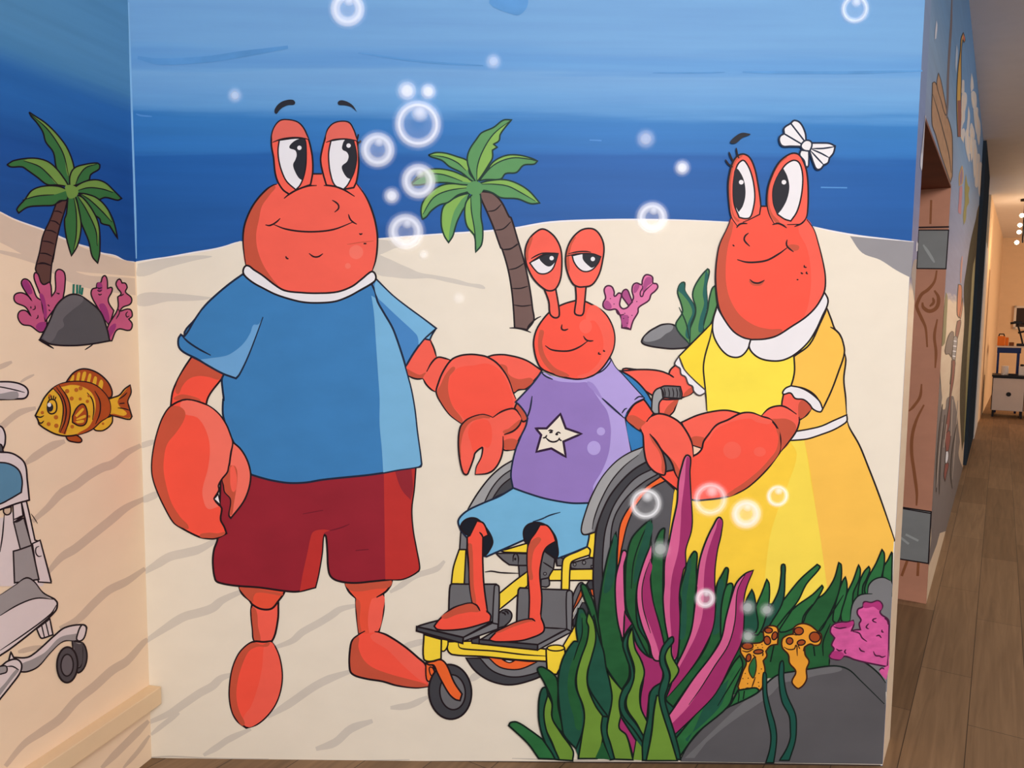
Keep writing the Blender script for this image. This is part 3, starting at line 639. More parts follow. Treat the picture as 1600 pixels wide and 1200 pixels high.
mk(M, 'eyebrow', dad, ('f', '@360,130 895,158 920,142 970,152 1020,185 1057,243! 1040,225 1000,195 950,183 900,178', PUPIL))
# ---- the crab in the yellow dress: far arm first
mom = thing('painted_crab', M, 1215, 930, 'red crab with white bow and yellow dress, painted at the right of the wall', 'painted crab')
mk(M, 'pincer', mom, ('f', '@940,540 640,440! 620,500 600,550 560,590! 480,572 440,560 500,430!', RED, 2.2), ('f', '@940,540 635,445 615,505 555,588 520,580 540,520 590,470', REDS))
mk(M, 'arm', mom, ('f', '@940,540 170,212 300,200 420,202 500,215 560,238! 575,200 612,165! 650,175 700,240 755,340! 760,390 680,430! 640,445 480,440 300,330', RED, 2.4), ('f', '@940,540 752,350 758,388 685,425 690,395', REDS), ('l', '@940,540 555,233 580,250 603,266', 2.4), ('l', '@940,540 140,205 180,210 300,200 420,202 500,215 560,238', 2.4))

# ---- wheelchair: everything behind the small crab
GREYL = paint('light_grey_paint', (164, 164, 164), 0.04); GREYM = paint('mid_grey_paint', (122, 122, 125), 0.04); GREYD = paint('dark_grey_paint', (104, 103, 106), 0.04)
TYRE = paint('tyre_dark_grey_paint', (66, 66, 71), 0.06); BANDD = paint('wheel_band_grey_paint', (90, 89, 93), 0.04); PLATE = paint('plate_grey_paint', (110, 109, 112), 0.04)
YEL = paint('frame_yellow_paint', (254, 220, 62), 0.03); ORA = paint('rim_orange_paint', (244, 106, 48), 0.04); SEATB = paint('backrest_blue_paint', (52, 126, 188), 0.05)
EDGED = paint('dark_edge_grey_paint', (72, 72, 77), 0.04)
wc = thing('painted_wheelchair', M, 768, 1122, 'yellow framed wheelchair painted under the small purple shirted crab', 'wheelchair')
mk(M, 'wheel', wc, ('f', '@640,940 470,470! 540,570 650,650 780,690 880,690 1000,660 1100,620 1150,580! 1150,480!', TYRE, 2.4), ('f', '@640,940 585,470! 680,570 800,620 900,628 1000,610 1075,585 1150,550! 1150,480!', GREYM, 2), ('f', '@640,940 655,465! 740,540 830,565 930,560 1060,505!', ORA, 2), ('f', '@640,940 770,482! 830,508 875,493!', WHITE, 1.8))
mk(M, 'mudguard', wc, ('f', '@690,680 600,205! 500,265 400,355 300,485 215,625! 350,570 620,445!', GREYL, 2.2), ('f', '@690,680 600,275! 500,345 420,440 355,562! 600,450!', GREYM, 1.8), ('f', '@690,680 600,340! 500,420 425,525! 600,450!', EDGED, 1.8))
mk(M, 'backrest', wc, ('f', '@940,540 90,215! 125,205 210,238 310,315 400,430 445,560 400,700 350,860! 235,890! 100,600', SEATB, 2.4))
h_ = mk(M, 'push_handle', wc, ('f', '@940,540 415,560! 445,568! 478,570! 480,480 512,438! 500,345! 450,370 425,420', GREYL, 2.2))
mk(M, 'grip', h_, ('f', '@940,540 492,352! 520,337 600,338 655,342! 670,400 665,442! 580,436 512,432! 515,395', GREYD, 2.2), *[('l', '@940,540 %d,352 %d,395 %d,436' % (x, x + 10, x + 6), 1.5) for x in (520, 555, 590, 622, 645)])
mk(M, 'frame_post', wc, ('f', '@690,680 160,810! 215,825! 210,952! 150,952!', GREYM, 2), ('f', '@640,840 478,110! 505,395! 445,390! 470,110!', GREYD, 1.8), ('f', '@640,840 413,100! 470,100! 455,388! 348,388! 365,250', YEL, 2.2))
mk(M, 'seat_rail', wc, ('f', '@640,840 760,112! 985,45! 985,128! 795,122!', YEL, 2.2))
mk(M, 'hinge_plate', wc, ('f', '@640,840 905,180! 985,190! 985,300! 915,325!', GREYD, 2), ('f', '@640,840 720,132! 860,130 985,135! 985,232! 910,232 830,226! 775,185', GREYD, 2.2), ('l', '@640,840 862,200 866,150 885,133 905,160 905,225', 2), ('o', 805, 873.5, 1.8, 2.2, INK))
mk(M, 'hinge_plate', wc, ('f', '@640,840 1095,335! 1160,335! 1165,395 1140,413! 1095,408!', GREYD, 2), ('f', '@640,840 1085,90! 1150,100! 1205,150 1205,215 1195,270 1160,335! 1085,350!', GREYD, 2.2), ('l', '@640,840 1112,205 1160,235 1200,262', 2), ('f', '@640,840 1205,150! 1280,175! 1275,235! 1228,235!', GREYD, 2), ('l', '@640,840 1222,150 1228,232', 2), ('o', 851.5, 896.5, 2.4, 2.2, GREYM, 1.2))
mk(M, 'brace', wc, ('f', '@640,840 985,280! 870,365 748,465! 748,600! 860,510 985,400!', YEL, 2.2))
mk(M, 'cross_rail', wc, ('f', '@640,840 1195,268! 1535,262! 1535,356! 1165,358! 1160,330', YEL, 2.2))
mk(M, 'hinge_plate', wc, ('f', '@640,840 1338,215! 1500,168! 1535,172! 1535,260! 1400,262 1345,255!', GREYD, 2.2), ('o', 898, 882, 2.2, 2.6, GREYM, 1.2), ('o', 912.5, 879, 2.6, 3, GREYM, 1.4), ('f', '@640,840 1512,232! 1530,232! 1530,252! 1512,252!', GREYM, 1.4))
mk(M, 'front_tube', wc, ('f', '@690,680 1215,815! 1282,805! 1275,1022! 1235,1020! 1215,935!', YEL, 2.2), ('f', '@640,840 1265,440! 1275,200 1300,160 1400,115 1480,78! 1505,100 1500,145! 1360,195 1340,230 1330,440!', YEL, 2.3), ('l', '@640,840 1480,78 1505,105 1500,145', 2.2))
mk(M, 'wheel_lock', wc, ('f', '@640,840 1350,610! 1358,500 1410,385 1440,375 1455,400! 1360,625!', GREYD, 2), ('f', '@640,840 1355,610! 1440,400! 1440,480 1362,610', paint('rust_orange_paint', (190, 88, 44), 0.05), 1.8), ('l', '@640,840 1365,660 1400,590 1440,520', 3, GREYL), ('f', '@640,840 1362,690! 1440,540! 1540,560! 1540,700! 1365,740!', TYRE, 1.5), ('f', '@640,840 1475,390! 1500,360 1535,360! 1535,470! 1490,420!', TYRE, 2), ('f', '@640,840 1505,430! 1540,430! 1540,500! 1520,480!', ORA, 1.6))
mk(M, 'lower_frame', wc, ('f', '@640,840 1355,775! 1400,690! 1460,680! 1420,920! 1310,990! 1280,900!', YEL, 2))
mk(M, 'brake_lever', wc, ('f', '@640,840 740,640! 760,615 790,600 825,605 852,640 840,690 790,740! 735,755!', BANDD, 2.2), ('l', '@640,840 765,625 790,630 800,648', 2.4), ('l', '@640,840 790,612 815,620 822,640', 2.4))
mk(M, 'fabric_line', wc, ('l', '@640,840 628,287 680,280 760,292 910,298', 2))

# ---- the small crab
kid = thing('painted_crab', M, 800, 1003, 'small red crab in purple star shirt, painted sitting in the wheelchair', 'painted crab')
PUR = paint('shirt_purple_paint', (150, 124, 194), 0.04); PURL = paint('shirt_light_purple_paint', (182, 164, 226), 0.03); CYAN = paint('shorts_sky_blue_paint', (118, 184, 222), 0.05)
NAVY = paint('sleeve_hole_navy_paint', (22, 26, 38), 0.08); STAR = paint('star_cream_paint', (240, 230, 212), 0.02)
mk(M, 'arm', kid, ('f', '@660,540 785,480! 850,530 882,615! 835,632 810,580 768,522!', REDS, 2.4))
mk(M, 'shirt', kid, ('f', '@740,480 565,540! 490,640 350,790! 380,815 430,880 450,925! 435,990 398,1067 @690,680 640,60 620,110 590,230 578,340 595,438! 700,478 850,525 1000,555 1100,567 1235,565! 1400,400 1580,140! @740,480 1275,1050 1262,925! 1245,910 1280,870 1340,800 1420,757! 1330,660 1240,560 1180,500 1140,425! 1100,470 1000,560 870,605 700,592 600,555', PUR, 2.4, INKB),
   ('f', '@740,480 1140,430! 1182,503 1240,563 1330,663 1416,757! 1340,797 1280,866 1256,918! @690,680 1576,138! 1400,400 1235,562! 1262,480 1265,420 1340,290 1392,150 1410,0 @740,480 1140,980 1110,860 1060,790 1000,700 950,630 870,628 780,625 700,615 600,575 580,545 640,570 870,606 1000,562 1100,472', PURL),
   ('f', '@740,480 945,625 1000,640 1075,760! 1230,890! 1235,905 1150,850 1070,770 1000,700', paint('sleeve_fold_purple_paint', (160, 138, 206), 0.03)),
   ('l', '@740,480 1070,758 1150,830 1255,925', 2.6, INKB), ('l', '@740,480 1340,772 1380,745 1418,752', 2, INKB), ('l', '@740,480 1235,885 1260,850 1280,842', 2, INKB), ('l', '@740,480 488,740 470,850 442,932', 2.4, INKB), ('l', '@740,480 1140,425 1142,450 1080,525 1000,565', 2, INKB), ('l', '@740,480 565,545 600,575 660,602', 2.2, INKB),
   ('o', 939, 674, 6.5, 6.4, PURL), ('o', 928, 700, 10.5, 11, PURL))
st_ = mk(M, 'star_print', kid, ('f', '@660,540 1150,570! 1195,690! 1325,735! 1175,800! 1195,927! 1075,857! 950,885! 990,745! 945,690! 1035,690!', STAR, 3.2, paint('dark_purple_ink', (48, 24, 56))),
   ('l', '@660,540 1048,712 1068,704 1090,712', 2), ('l', '@660,540 1058,728 1072,720 1084,726', 3), ('l', '@660,540 1112,735 1132,722 1152,732', 2), ('l', '@660,540 1108,742 1120,738 1130,744', 3),
   ('l', '@660,540 1002,770 1025,765 1038,745', 2.2), ('l', '@660,540 1025,765 1060,795 1095,803 1130,790 1145,768', 2.4), ('l', '@660,540 1135,770 1145,785 1162,793', 2.2))
mk(M, 'head', kid, ('f', '@760,340 610,735 700,702 790,690 880,725 980,790 1040,880 1068,980 1062,1080 1030,1160 960,1260 880,1320 763,1347 650,1330 560,1305 460,1258 420,1190 398,1100 395,1020 420,930 470,850 530,785', REDD, 2.4),
   ('f', '@760,340 445,940 478,945 465,1040 490,1150 570,1250 690,1315 640,1325 560,1298 470,1200 432,1090', REDS), ('f', '@760,340 830,860 900,860 960,960 975,1080 940,1200 850,1290 760,1330 880,1312 955,1255 1026,1155 1058,1078 1064,980 1036,884 978,795 880,730', RED), ('o', 915, 510, 10, 11, RED),
   ('l', '@760,340 630,890 627,928 650,938 682,928', 2.3), ('l', '@760,340 490,1067 540,1100 620,1112 700,1108 780,1075 845,1028', 2.4), ('l', '@760,340 808,986 830,1018 860,1028 892,1026', 2.3), ('l', '@760,340 940,1120 935,1135 955,1138', 2), ('l', '@760,340 980,1102 978,1112 990,1114', 2))
mk(M, 'stalk', kid, ('f', '@760,340 480,590! 520,700 530,800 560,832 595,832 608,810 600,720 575,580!', RED, 2.4))
mk(M, 'stalk', kid, ('f', '@760,340 742,560! 748,680 735,790 750,810 800,810 815,740 832,560!', RED, 2.4))
def kideye(ball, white, pupil, hl, lines, shade):
    e = mk(M, 'eye_pod', kid, ('f', ball, RED, 2.4), ('f', shade, REDS))
    mk(M, 'eyeball', e, ('f', white, WHITE, 2)); mk(M, 'pupil', e, ('f', pupil, PUPIL)); mk(M, 'eye_glint', e, ('o', hl[0], hl[1], 3.4, 3.4, WHITE))
    mk(M, 'eyelid', e, *[('l', s_, 2) for s_ in lines])
kideye('@760,340 470,95 400,130 350,190 325,260 325,340 345,420 400,520 490,600 540,610 580,590 615,520 628,420 625,290 600,210 550,140', '@760,340 362,378! 400,430 440,465 500,465 550,430 580,360 597,300! 540,297 470,310 410,345', '@760,340 440,330 470,380 520,408 560,385 590,330 598,299! 540,296 480,305', (861.9, 403.4),
       ('@760,340 358,380 440,335 500,305 600,300', '@760,340 372,342 420,315 470,297 598,297'), '@760,340 380,160 345,220 330,280 330,330 345,360 350,280 375,210')
kideye('@760,340 850,90 780,110 710,180 670,270 660,370 680,470 720,550 760,575 800,578 880,560 940,470 970,350 980,250 960,170 910,105', '@760,340 715,318! 730,370 770,425 820,450 880,435 930,380 952,326! 890,303 800,300', '@760,340 800,303! 805,350 850,400 885,418 930,370 951,326! 890,303', (926.3, 404.7),
       ('@760,340 665,322 740,305 800,300 890,303 955,328', '@760,340 683,302 760,285 830,282 872,289'), '@760,340 740,160 690,240 668,320 672,400 690,450 690,330 710,230')
mk(M, 'foot_plate', wc, ('f', '@640,840 340,395 360,385! 500,388 720,388! 745,410 740,760! 690,705! 325,700! 330,500', PLATE, 2.4), ('f', '@640,840 715,395 745,410 737,765! 690,710! 705,430', GREYM, 2))
mk(M, 'foot_plate', wc, ('f', '@640,840 905,440 920,418! 1100,428 1330,436! 1357,460 1350,780! 1310,762! 890,760!', PLATE, 2.4), ('f', '@640,840 1308,460 1335,440 1357,465 1350,782! 1310,762!', GREYM, 2), ('l', '@640,840 1110,762 1310,762', 1.6))
# lap: dark trouser openings, shorts, legs
mk(M, 'shorts', kid, ('f', '@690,680 597,440! 700,478 850,525 1000,555 1100,567 1240,565! 1215,620 1230,830 1212,930! 1080,985 965,1027! 955,900 920,800 850,740 760,730 690,790 690,872! 560,930 375,1012! 340,1000 160,795! 138,720 165,670 230,620 360,560 480,510', CYAN, 2.6, INKB), ('l', '@690,680 760,720 830,700 900,668 990,642', 2, INKB))
mk(M, 'leg_opening', kid, ('f', '@690,680 160,775 180,720 240,690 300,700 370,770 425,880 400,955 352,998 340,900 250,850 215,832', NAVY, 2.4))
mk(M, 'leg_opening', kid, ('f', '@690,680 683,840 690,780 730,740 800,730 880,760 940,830 962,900 960,1022 900,995 850,960 740,910 705,898', NAVY, 2.4))
mk(M, 'leg', kid, ('f', '@690,680 235,835! 295,712! 350,735 390,832! 345,855! @640,840 610,100 610,200 620,400 650,625! 525,560! 500,400 495,200 480,0', REDD, 2.4), ('f', '@640,840 490,50 520,60 535,400 555,560 528,545 504,400 498,200', REDS), ('l', '@690,680 315,808 335,830 347,860', 2.4))
mk(M, 'leg', kid, ('f', '@690,680 820,746! 880,753 930,820 952,885! 885,925 855,965 @640,840 1106,160 1085,300 1102,500 1090,680! 992,690! 998,500 985,300 980,130 @690,680 735,880 780,815', REDD, 2.4), ('f', '@690,680 800,850 830,870 770,960 750,1100 760,1200 730,1200 718,1000 735,900', REDS))
# footplates, front bars, casters
mk(M, 'front_bar', wc, ('f', '@640,840 315,868! 318,940 360,975 600,990 900,1018 1145,1032! 1140,930! 600,860!', YEL, 2.4), ('l', '@640,840 405,878 415,915 470,930 700,945 950,975 1145,988', 2.2))
mk(M, 'frame_stub', wc, ('f', '@640,840 265,845! 320,855! 318,900 290,945 262,945!', YEL, 2))
mk(M, 'plate_tread', wc, ('f', '@640,840 590,850! 735,770 900,745 1310,760! 1065,895! 585,870!', PLATE, 2.2), ('f', '@640,840 578,848! 1068,892! 1065,937! 575,885!', EDGED, 2.4), ('f', '@640,840 1068,892! 1312,764! 1352,784! 1068,937!', GREYM, 2.2))
mk(M, 'plate_tread', wc, ('f', '@640,840 60,740! 200,700 330,675 690,705! 690,700 448,832!', PLATE, 2.4), ('f', '@640,840 60,742! 448,832! 442,882! 58,778!', EDGED, 2.6), ('f', '@640,840 448,832! 690,712! 737,722! 735,762! 448,864!', GREYM, 2.2), ('f', '@640,840 515,850! 580,830! 580,885! 520,880!', EDGED, 2))
mk(M, 'foot', kid, ('f', '@640,840 525,548 420,565 340,600 240,690 205,738! 230,765 330,772 480,755 670,700! 676,650 650,618! 590,600', REDD, 2.4), ('f', '@640,840 525,552 420,570 345,605 270,670 400,640 500,620 590,605', REDS), ('f', '@640,840 560,560! 610,540! 640,620! 600,640!', REDD), ('l', '@640,840 525,548 560,565 588,612', 2.4))
mk(M, 'foot', kid, ('f', '@640,840 990,680 900,700 800,745 720,790 660,852! 720,868 900,862 1000,840 1110,790 1122,740 1090,655! 1040,690', REDD, 2.4), ('f', '@640,840 990,684 900,705 800,750 720,798 860,745 1000,700 1040,695', REDS), ('f', '@640,840 1010,655! 1088,640! 1095,700! 1040,720!', REDD), ('l', '@640,840 985,680 1020,678 1048,698', 2.4))
mk(M, 'frame_post', wc, ('f', '@640,840 120,808! 118,1010 165,1032 262,1010! 265,848!', YEL, 2.4))
mk(M, 'frame_post', wc, ('f', '@640,840 1138,935 1150,915 1215,898 1285,910 1292,930 1300,1005! 1225,1140! 1148,1132!', YEL, 2.4), ('o', 868.5, 1012.5, 13.5, 4.6, YEL, 2))
mk(M, 'caster_fork', wc, ('f', '@640,940 135,520! 140,640 160,665 200,620 205,560 190,530!', ORA, 2), ('f', '@640,940 172,545 168,590 190,620 205,580', ORA, 1.8))
cw = mk(M, 'caster_wheel', wc, ('o', 640 + 338*.1875, 940 + 752*.1875, 178*.1875, 228*.1875, TYRE, 2.6, -0.08, 44))
mk(M, 'hub', cw, ('o', 640 + 358*.1875, 940 + 755*.1875, 106*.1875, 146*.1875, PLATE, 2.2, -0.1, 36))
mk(M, 'caster_fork', wc, ('f', '@640,940 130,510! 165,528 200,530 230,590 260,650 330,770 380,815 420,825! 437,770! 370,670 310,530 262,485 200,497', ORA, 2.4))
# near wheel over the shirt
nw = mk(M, 'wheel', wc, ('f', '@900,680 560,215! 480,275 380,365 280,495 210,640 170,800 150,1000 @780,800 785,420 785,640 820,900! 1250,900! 1420,0! @900,680 840,440! 735,300!', TYRE, 2.2),
   ('f', '@900,680 640,280! 520,340 440,410 330,560 270,700 235,850 220,1100 230,1300! 600,1300! 800,460!', GREYM, 2), ('f', '@900,680 700,315! 560,395 430,510 340,640 300,760 285,950 270,1300! 600,1300! 800,460!', BANDD, 2))
mk(M, 'rim', nw, ('f', '@900,680 720,335! 560,450 450,590 370,740 350,900 342,1060 340,1300! 600,1300! 760,380!', ORA, 2.2), ('f', '@900,680 745,380! 620,450 500,590 430,740 390,900 372,1000 370,1300! 560,1300! 740,1000! 775,860! 822,455!', BANDD, 2))
mk(M, 'mudguard', wc, ('f', '@900,680 560,100! 440,150 330,225 220,350 130,510 75,660 45,785 65,828 160,808! 180,740 225,620 290,495 390,370 490,280 600,215!', GREYM, 2.4), ('f', '@900,680 560,105! 440,155 330,230 220,355 135,512 80,660 50,785 68,822 135,800! 140,740 190,575 280,400 390,270 520,160', GREYL), ('l', '@900,680 135,785 150,700 200,560 290,390 400,260 520,165', 1.8))
mk(M, 'axle_gap', wc, ('f', '@940,540 500,880! 600,900! 610,1060! 520,1060!', BANDD))

# ---- the yellow dress and its wearer
YB = paint('dress_yellow_paint', (254, 230, 76), 0.04); YO = paint('dress_orange_yellow_paint', (253, 198, 84), 0.03); YD = paint('skirt_yellow_paint', (254, 212, 66), 0.05); YM = paint('sleeve_yellow_paint', (253, 222, 60), 0.04); YP = paint('skirt_pale_yellow_paint', (253, 224, 84), 0.03)
mk(M, 'skirt', mom, ('f', '@0,0,1 1063,740! 1053,770! 1044,850 1035,960! 1390,960! 1396.5,846! @1140,620 1375,1195! 1250,830 1150,570 1080,400 1000,260 980,200! 800,310 620,355 500,365! 300,450!', YD),
   ('f', '@1140,620 620,352! 500,365! 560,480 490,720 400,950 330,1200 @0,0,1 1190,960! 1298,960! @1140,620 760,1200 720,950 680,720 650,520', YP), ('f', '@1140,620 620,352! 800,308 980,204! 1000,264 1080,404 1150,574 1250,834 1370,1195 @0,0,1 1396,848! 1390,960! 1298,960! @1140,620 760,1200 720,950 690,740 655,520', YO),
   ('l', '@1140,620 980,200 1000,260 1080,400 1150,570 1250,830 1375,1195 @0,0,1 1397,846', 2.5))
mk(M, 'sleeve', mom, ('f', '@1040,480 388,130! 110,410! 180,560 330,692! 380,600 400,300!', YM, 2.2))
mk(M, 'bodice', mom, ('f', '@1040,480 392,150! 375,240 330,400 315,500 322,600 335,720 345,860! 500,1000 900,1100 1050,1050! 1300,990 1510,900! 1500,750 1485,600 1502,430 1490,360 1475,280 1450,230 1400,180 1380,100 1340,5! 1200,-20! 500,-20!', YB),
   ('l', '@1040,480 345,860 335,720 322,600 315,500 330,400 375,240 390,150', 2.3), ('f', '@1040,480 1310,845! 1380,700 1440,540 1490,380 1502,430 1485,600 1500,750 1510,897! 1300,980 1110,1032! 1060,1000 1100,880 1220,780', YO), ('l', '@1040,480 1490,370 1502,440 1485,600 1500,750 1508,897', 2.4))
mk(M, 'frill', mom, ('f', '@1040,480 110,410! 75,470 90,490 120,510 130,560 165,580 190,640 225,660 235,700 280,735 330,715! 330,690! 230,600 150,510', WHITE, 2, paint('thin_grey_outline', (70, 60, 62))))
mk(M, 'belt', mom, ('f', '@1040,480 1085,1035! 1200,1015 1300,990 1400,945 1510,897! 1512,945 1490,970 1400,1022 1300,1060 1180,1098 1030,1112!', WHITE, 2.2))
# near arm and claw
mk(M, 'pincer', mom, ('f', '@940,540 665,640! 800,580 950,545 1050,540 1165,567! 1050,700 900,800 850,815! 760,828! 720,760', RED, 2.4), ('f', '@940,540 750,765 850,765 860,790 835,845 760,828', REDS), ('f', '@940,540 760,832! 840,858! 800,905! 760,915!', paint('claw_gap_peach_paint', (246, 206, 178), 0.03), 1.8))
mk(M, 'arm', mom, ('f', '@1040,480 985,710! 968,830 1000,900 1090,930! 1120,938! 1180,895 1222,828! 1150,760 1040,700', RED, 2.3), ('f', '@1040,480 1130,778 1215,828 1180,885 1125,928 1105,890', REDS))
mk(M, 'wrist', mom, ('f', '@1040,480 795,908! 860,845 940,822 1000,832 1092,892! 1115,915 1112,965 1080,1050 960,1205! 900,1100', RED), ('f', '@1040,480 860,950 940,930 1020,935 1085,985 1070,1060 960,1195 930,1100', REDS), ('l', '@1040,480 795,908 860,845 940,822 1000,832 1092,892', 2.4), ('l', '@1040,480 1112,912 1114,962 1080,1050 960,1205', 2.4))
mk(M, 'claw', mom, ('f', '@940,540 1330,590 1400,612 1460,680 1490,770 1485,890! 1380,1030 @900,680 1450,420 1350,480 1250,515 1100,537 960,537 840,452 700,340! 740,308 810,290! @940,540 650,1000 740,930! 800,900 835,860 850,800 900,730 960,660 1050,620 1160,565 1250,560', REDD, 2.6),
   ('f', '@940,540 1335,596 1250,566 1165,571 1055,626 965,666 905,735 880,800 950,700 1100,630 1240,610 1300,640 1420,640', RED), ('f', '@940,540 1465,690 1486,772 1481,888 1376,1026 @900,680 1446,417 1348,476 1255,508 1310,455 1400,395 1530,290 1620,190 @940,540 1455,870 1475,770', REDS),
   ('o', 940 + 1088*.1875, 540 + 872*.1875, 14, 13.5, RED), ('o', 940 + 1318*.1875, 540 + 885*.1875, 9.5, 7.5, RED))
mk(M, 'sleeve', mom, ('f', '@1040,480 1070,410! 1200,310 1290,130 1345,10! 1380,100 1410,180 1450,225 1475,280 1490,380 1440,540 1380,700 1310,848! 1250,740 1160,680 1045,657! 1065,590 1075,520', YO, 2.4), ('l', '@1040,480 1372,165 1410,185 1450,225 1475,280', 2.6))
mk(M, 'frill', mom, ('f', '@1040,480 1045,655! 1000,675 975,710 982,726 1040,715 1080,760 1150,770 1200,810 1230,850 1290,873 1310,848! 1280,780 1200,710 1120,670', WHITE, 2.2))
mk(M, 'head', mom, ('f', '@1060,340 440,0 410,80 345,220 320,350 310,500 320,650 340,760 390,860 460,950 540,1000 640,1020 720,1012 820,985 940,910 1060,830 1150,740 1215,620 1225,500 1205,370 1165,210 1130,100 1070,10 900,-60 730,-95! 687,-95! 560,-60', REDD),
   ('f', '@1060,340 445,30 414,84 349,222 324,352 314,500 324,650 344,758 393,857 462,946 541,996 640,1016 720,1008 860,960 860,932 760,930 640,900 520,820 440,700 400,560 395,400 415,230 450,100', REDS), ('f', '@1060,340 1000,90 1070,250 1100,400 1105,560 1080,740 1060,826 1146,738 1210,618 1220,500 1200,370 1160,212 1126,104 1070,30', RED),
   ('f', '@1060,340 905,235 1000,232 1000,268 940,275', REDS),
   ('l', '@1060,340 440,0 410,80 345,220 320,350 310,500 320,650 340,760 390,860 460,950 540,1000 640,1020 720,1012 820,985 940,910 1060,830 1150,740 1215,620 1225,500 1205,370 1165,210 1130,100 1070,15', 2.5), ('l', '@1080,170 575,812 632,812', 2.2),
   ('l', '@1060,340 490,350 560,370 640,372 740,355 840,300 905,252', 2.6), ('l', '@1060,340 907,184 900,215 910,245 960,286', 2.4), ('l', '@1060,340 585,128 555,155 550,190 595,240', 2.4), ('l', '@1060,340 590,528 625,555 680,556 712,530', 3.5, REDS), ('l', '@1060,340 595,515 625,540 670,545 718,522', 2.4),
   ('l', '@1060,340 1050,395 1050,412 1070,415', 2), ('l', '@1060,340 1022,455 1028,465 1040,466', 2.2), ('l', '@1060,340 1072,450 1066,462 1080,470', 2), ('d', '@1060,340 993,517', 1.6), ('l', '@1060,340 453,225 460,234 468,238', 2))
mk(M, 'collar', mom, ('f', '@1060,340 322,745! 290,850 288,960 330,1060 400,1140 470,1165 530,1150 580,1090 602,1015! 540,1000 460,950 390,860', WHITE, 2.3))
mk(M, 'collar', mom, ('f', '@1060,340 602,1017! 590,1080 630,1140 700,1180 800,1195 880,1185 970,1140 1080,1040 1150,930 1200,820 1240,735 1246,680 1218,625! 1150,740 1060,830 940,910 820,985 720,1012', WHITE, 2.4))
def momeye(stalk, white, pupil, hl, shade):
    e = mk(M, 'eye_stalk', mom, ('f', stalk, RED), ('f', shade, REDS), ('l', stalk, 2.4))
    mk(M, 'eyeball', e, ('f', white, WHITE, 2.2)); mk(M, 'pupil', e, ('f', pupil, PUPIL)); mk(M, 'eye_glint', e, ('o', hl[0], hl[1], 3.6, 3.6, WHITE))
momeye('@1080,170 385,978! 335,900 315,780 308,640 320,540 350,440 390,390 440,378 490,410 530,500 555,620 575,750 580,812! 570,880! 480,925 430,945', '@1080,170 425,430 385,470 360,560 350,680 360,800 400,905! 450,915 490,905 515,840 530,740 520,620 490,510 450,440', '@1080,170 372,500 355,580 350,700 365,800 395,862! 430,810 452,720 445,620 415,540', (1158.2, 284.7), '@1080,170 430,390 380,430 345,520 330,640 335,780 360,890 400,940 350,900 320,780 314,640 325,545 354,444 392,394')
momeye('@1080,170 690,955! 650,880 632,790 640,660 680,540 730,450 790,395 850,370 900,385 940,450 965,540 975,680 970,850 955,915 910,962! 800,965', '@1080,170 770,485 840,432 890,440 920,500 930,600 915,740 880,860 830,935! 780,920 720,880! 685,780 690,640', '@1080,170 768,497! 710,580 682,690 685,780 720,880! 760,830 800,750 818,650 800,560', (1224.9, 284.7), '@1080,170 800,405 740,460 690,545 655,660 650,790 680,880 740,950 700,945 655,880 638,790 645,662 684,543 733,454 790,400')
mk(M, 'brow_crease', mom, ('l', '@1080,170 378,992 400,965 430,955 468,957', 2.5)); mk(M, 'brow_crease', mom, ('l', '@1080,170 676,966 720,955 760,968 796,993', 2.5)); mk(M, 'brow_crease', mom, ('l', '@1080,170 860,982 920,955 955,920', 2.3))
for s_ in ('285,422 310,460 348,486', '315,358 330,400 352,442', '375,325 382,370 398,414'): mk(M, 'eyelash', mom, ('l', '@1080,170 ' + s_, 2.5))
mk(M, 'eyebrow', mom, ('f', '@1080,170 325,275 360,235 420,200 490,207! 495,215 430,240 375,285 335,288', PUPIL))
bw = mk(M, 'bow', mom, ('f', '@1080,170 915,345! 905,385 940,430 965,485 980,430 980,350!', WHITE, 2.3, INKB), ('f', '@1080,170 935,285! 915,314! 830,312 760,310 735,270 740,230 775,207! 775,160 828,122! 860,97 910,120 950,200 957,265!', WHITE, 2.5, INKB), ('f', '@1080,170 1000,285! 1080,285 1150,288 1200,310! 1185,370 1152,410! 1140,450 1105,468! 1080,500 1050,505 1030,480 985,350!', WHITE, 2.5, INKB),
   ('l', '@1080,170 775,208 930,300', 2.2, INKB), ('l', '@1080,170 830,122 945,270', 2.2, INKB), ('l', '@1080,170 1005,332 1100,330 1195,316', 2.2, INKB), ('l', '@1080,170 1005,338 1080,370 1150,408', 2.2, INKB), ('l', '@1080,170 995,350 1050,410 1105,468', 2.2, INKB))
mk(M, 'knot', bw, ('f', '@1080,170 915,312 935,275 965,262 1000,275 1005,310 988,352! 940,345', WHITE, 2.3, INKB))

# claws of the small crab lie over everything around them
mk(M, 'claw', kid, ('f', '@660,540 585,600! 660,550 740,525 780,535 825,610! 810,660 760,710 680,742! 672,860 650,950 600,1030 540,1065 440,1075! 450,1010 490,930 503,860 497,848! 430,920 420,970 390,1040 370,1075 340,1060 310,940 300,800 310,700 330,655 390,605 500,573 570,590', RED),
   ('f', '@660,540 560,640 580,760 550,850 500,835 440,890 400,800 380,720 420,640 500,610', REDD), ('f', '@660,540 335,660 390,612 500,580 570,594 500,605 400,640 345,720 320,830 315,930 305,800 315,702', REDS), ('f', '@660,540 690,735 760,705 805,655 820,620 780,640 720,690 670,715', REDS),
   ('l', '@660,540 680,742 760,710 810,660 828,610', 2.4), ('l', '@660,540 585,600 660,550 740,525 780,535 812,580', 2.4), ('l', '@660,540 672,755 672,860 650,950 600,1030 540,1065 440,1075', 2.5), ('l', '@660,540 440,1075 450,1010 490,930 503,860 497,848 440,895 430,930 415,975 390,1040 370,1075 340,1060 310,940 300,800 310,700 330,655 390,605 500,573 570,590 585,600', 2.4))
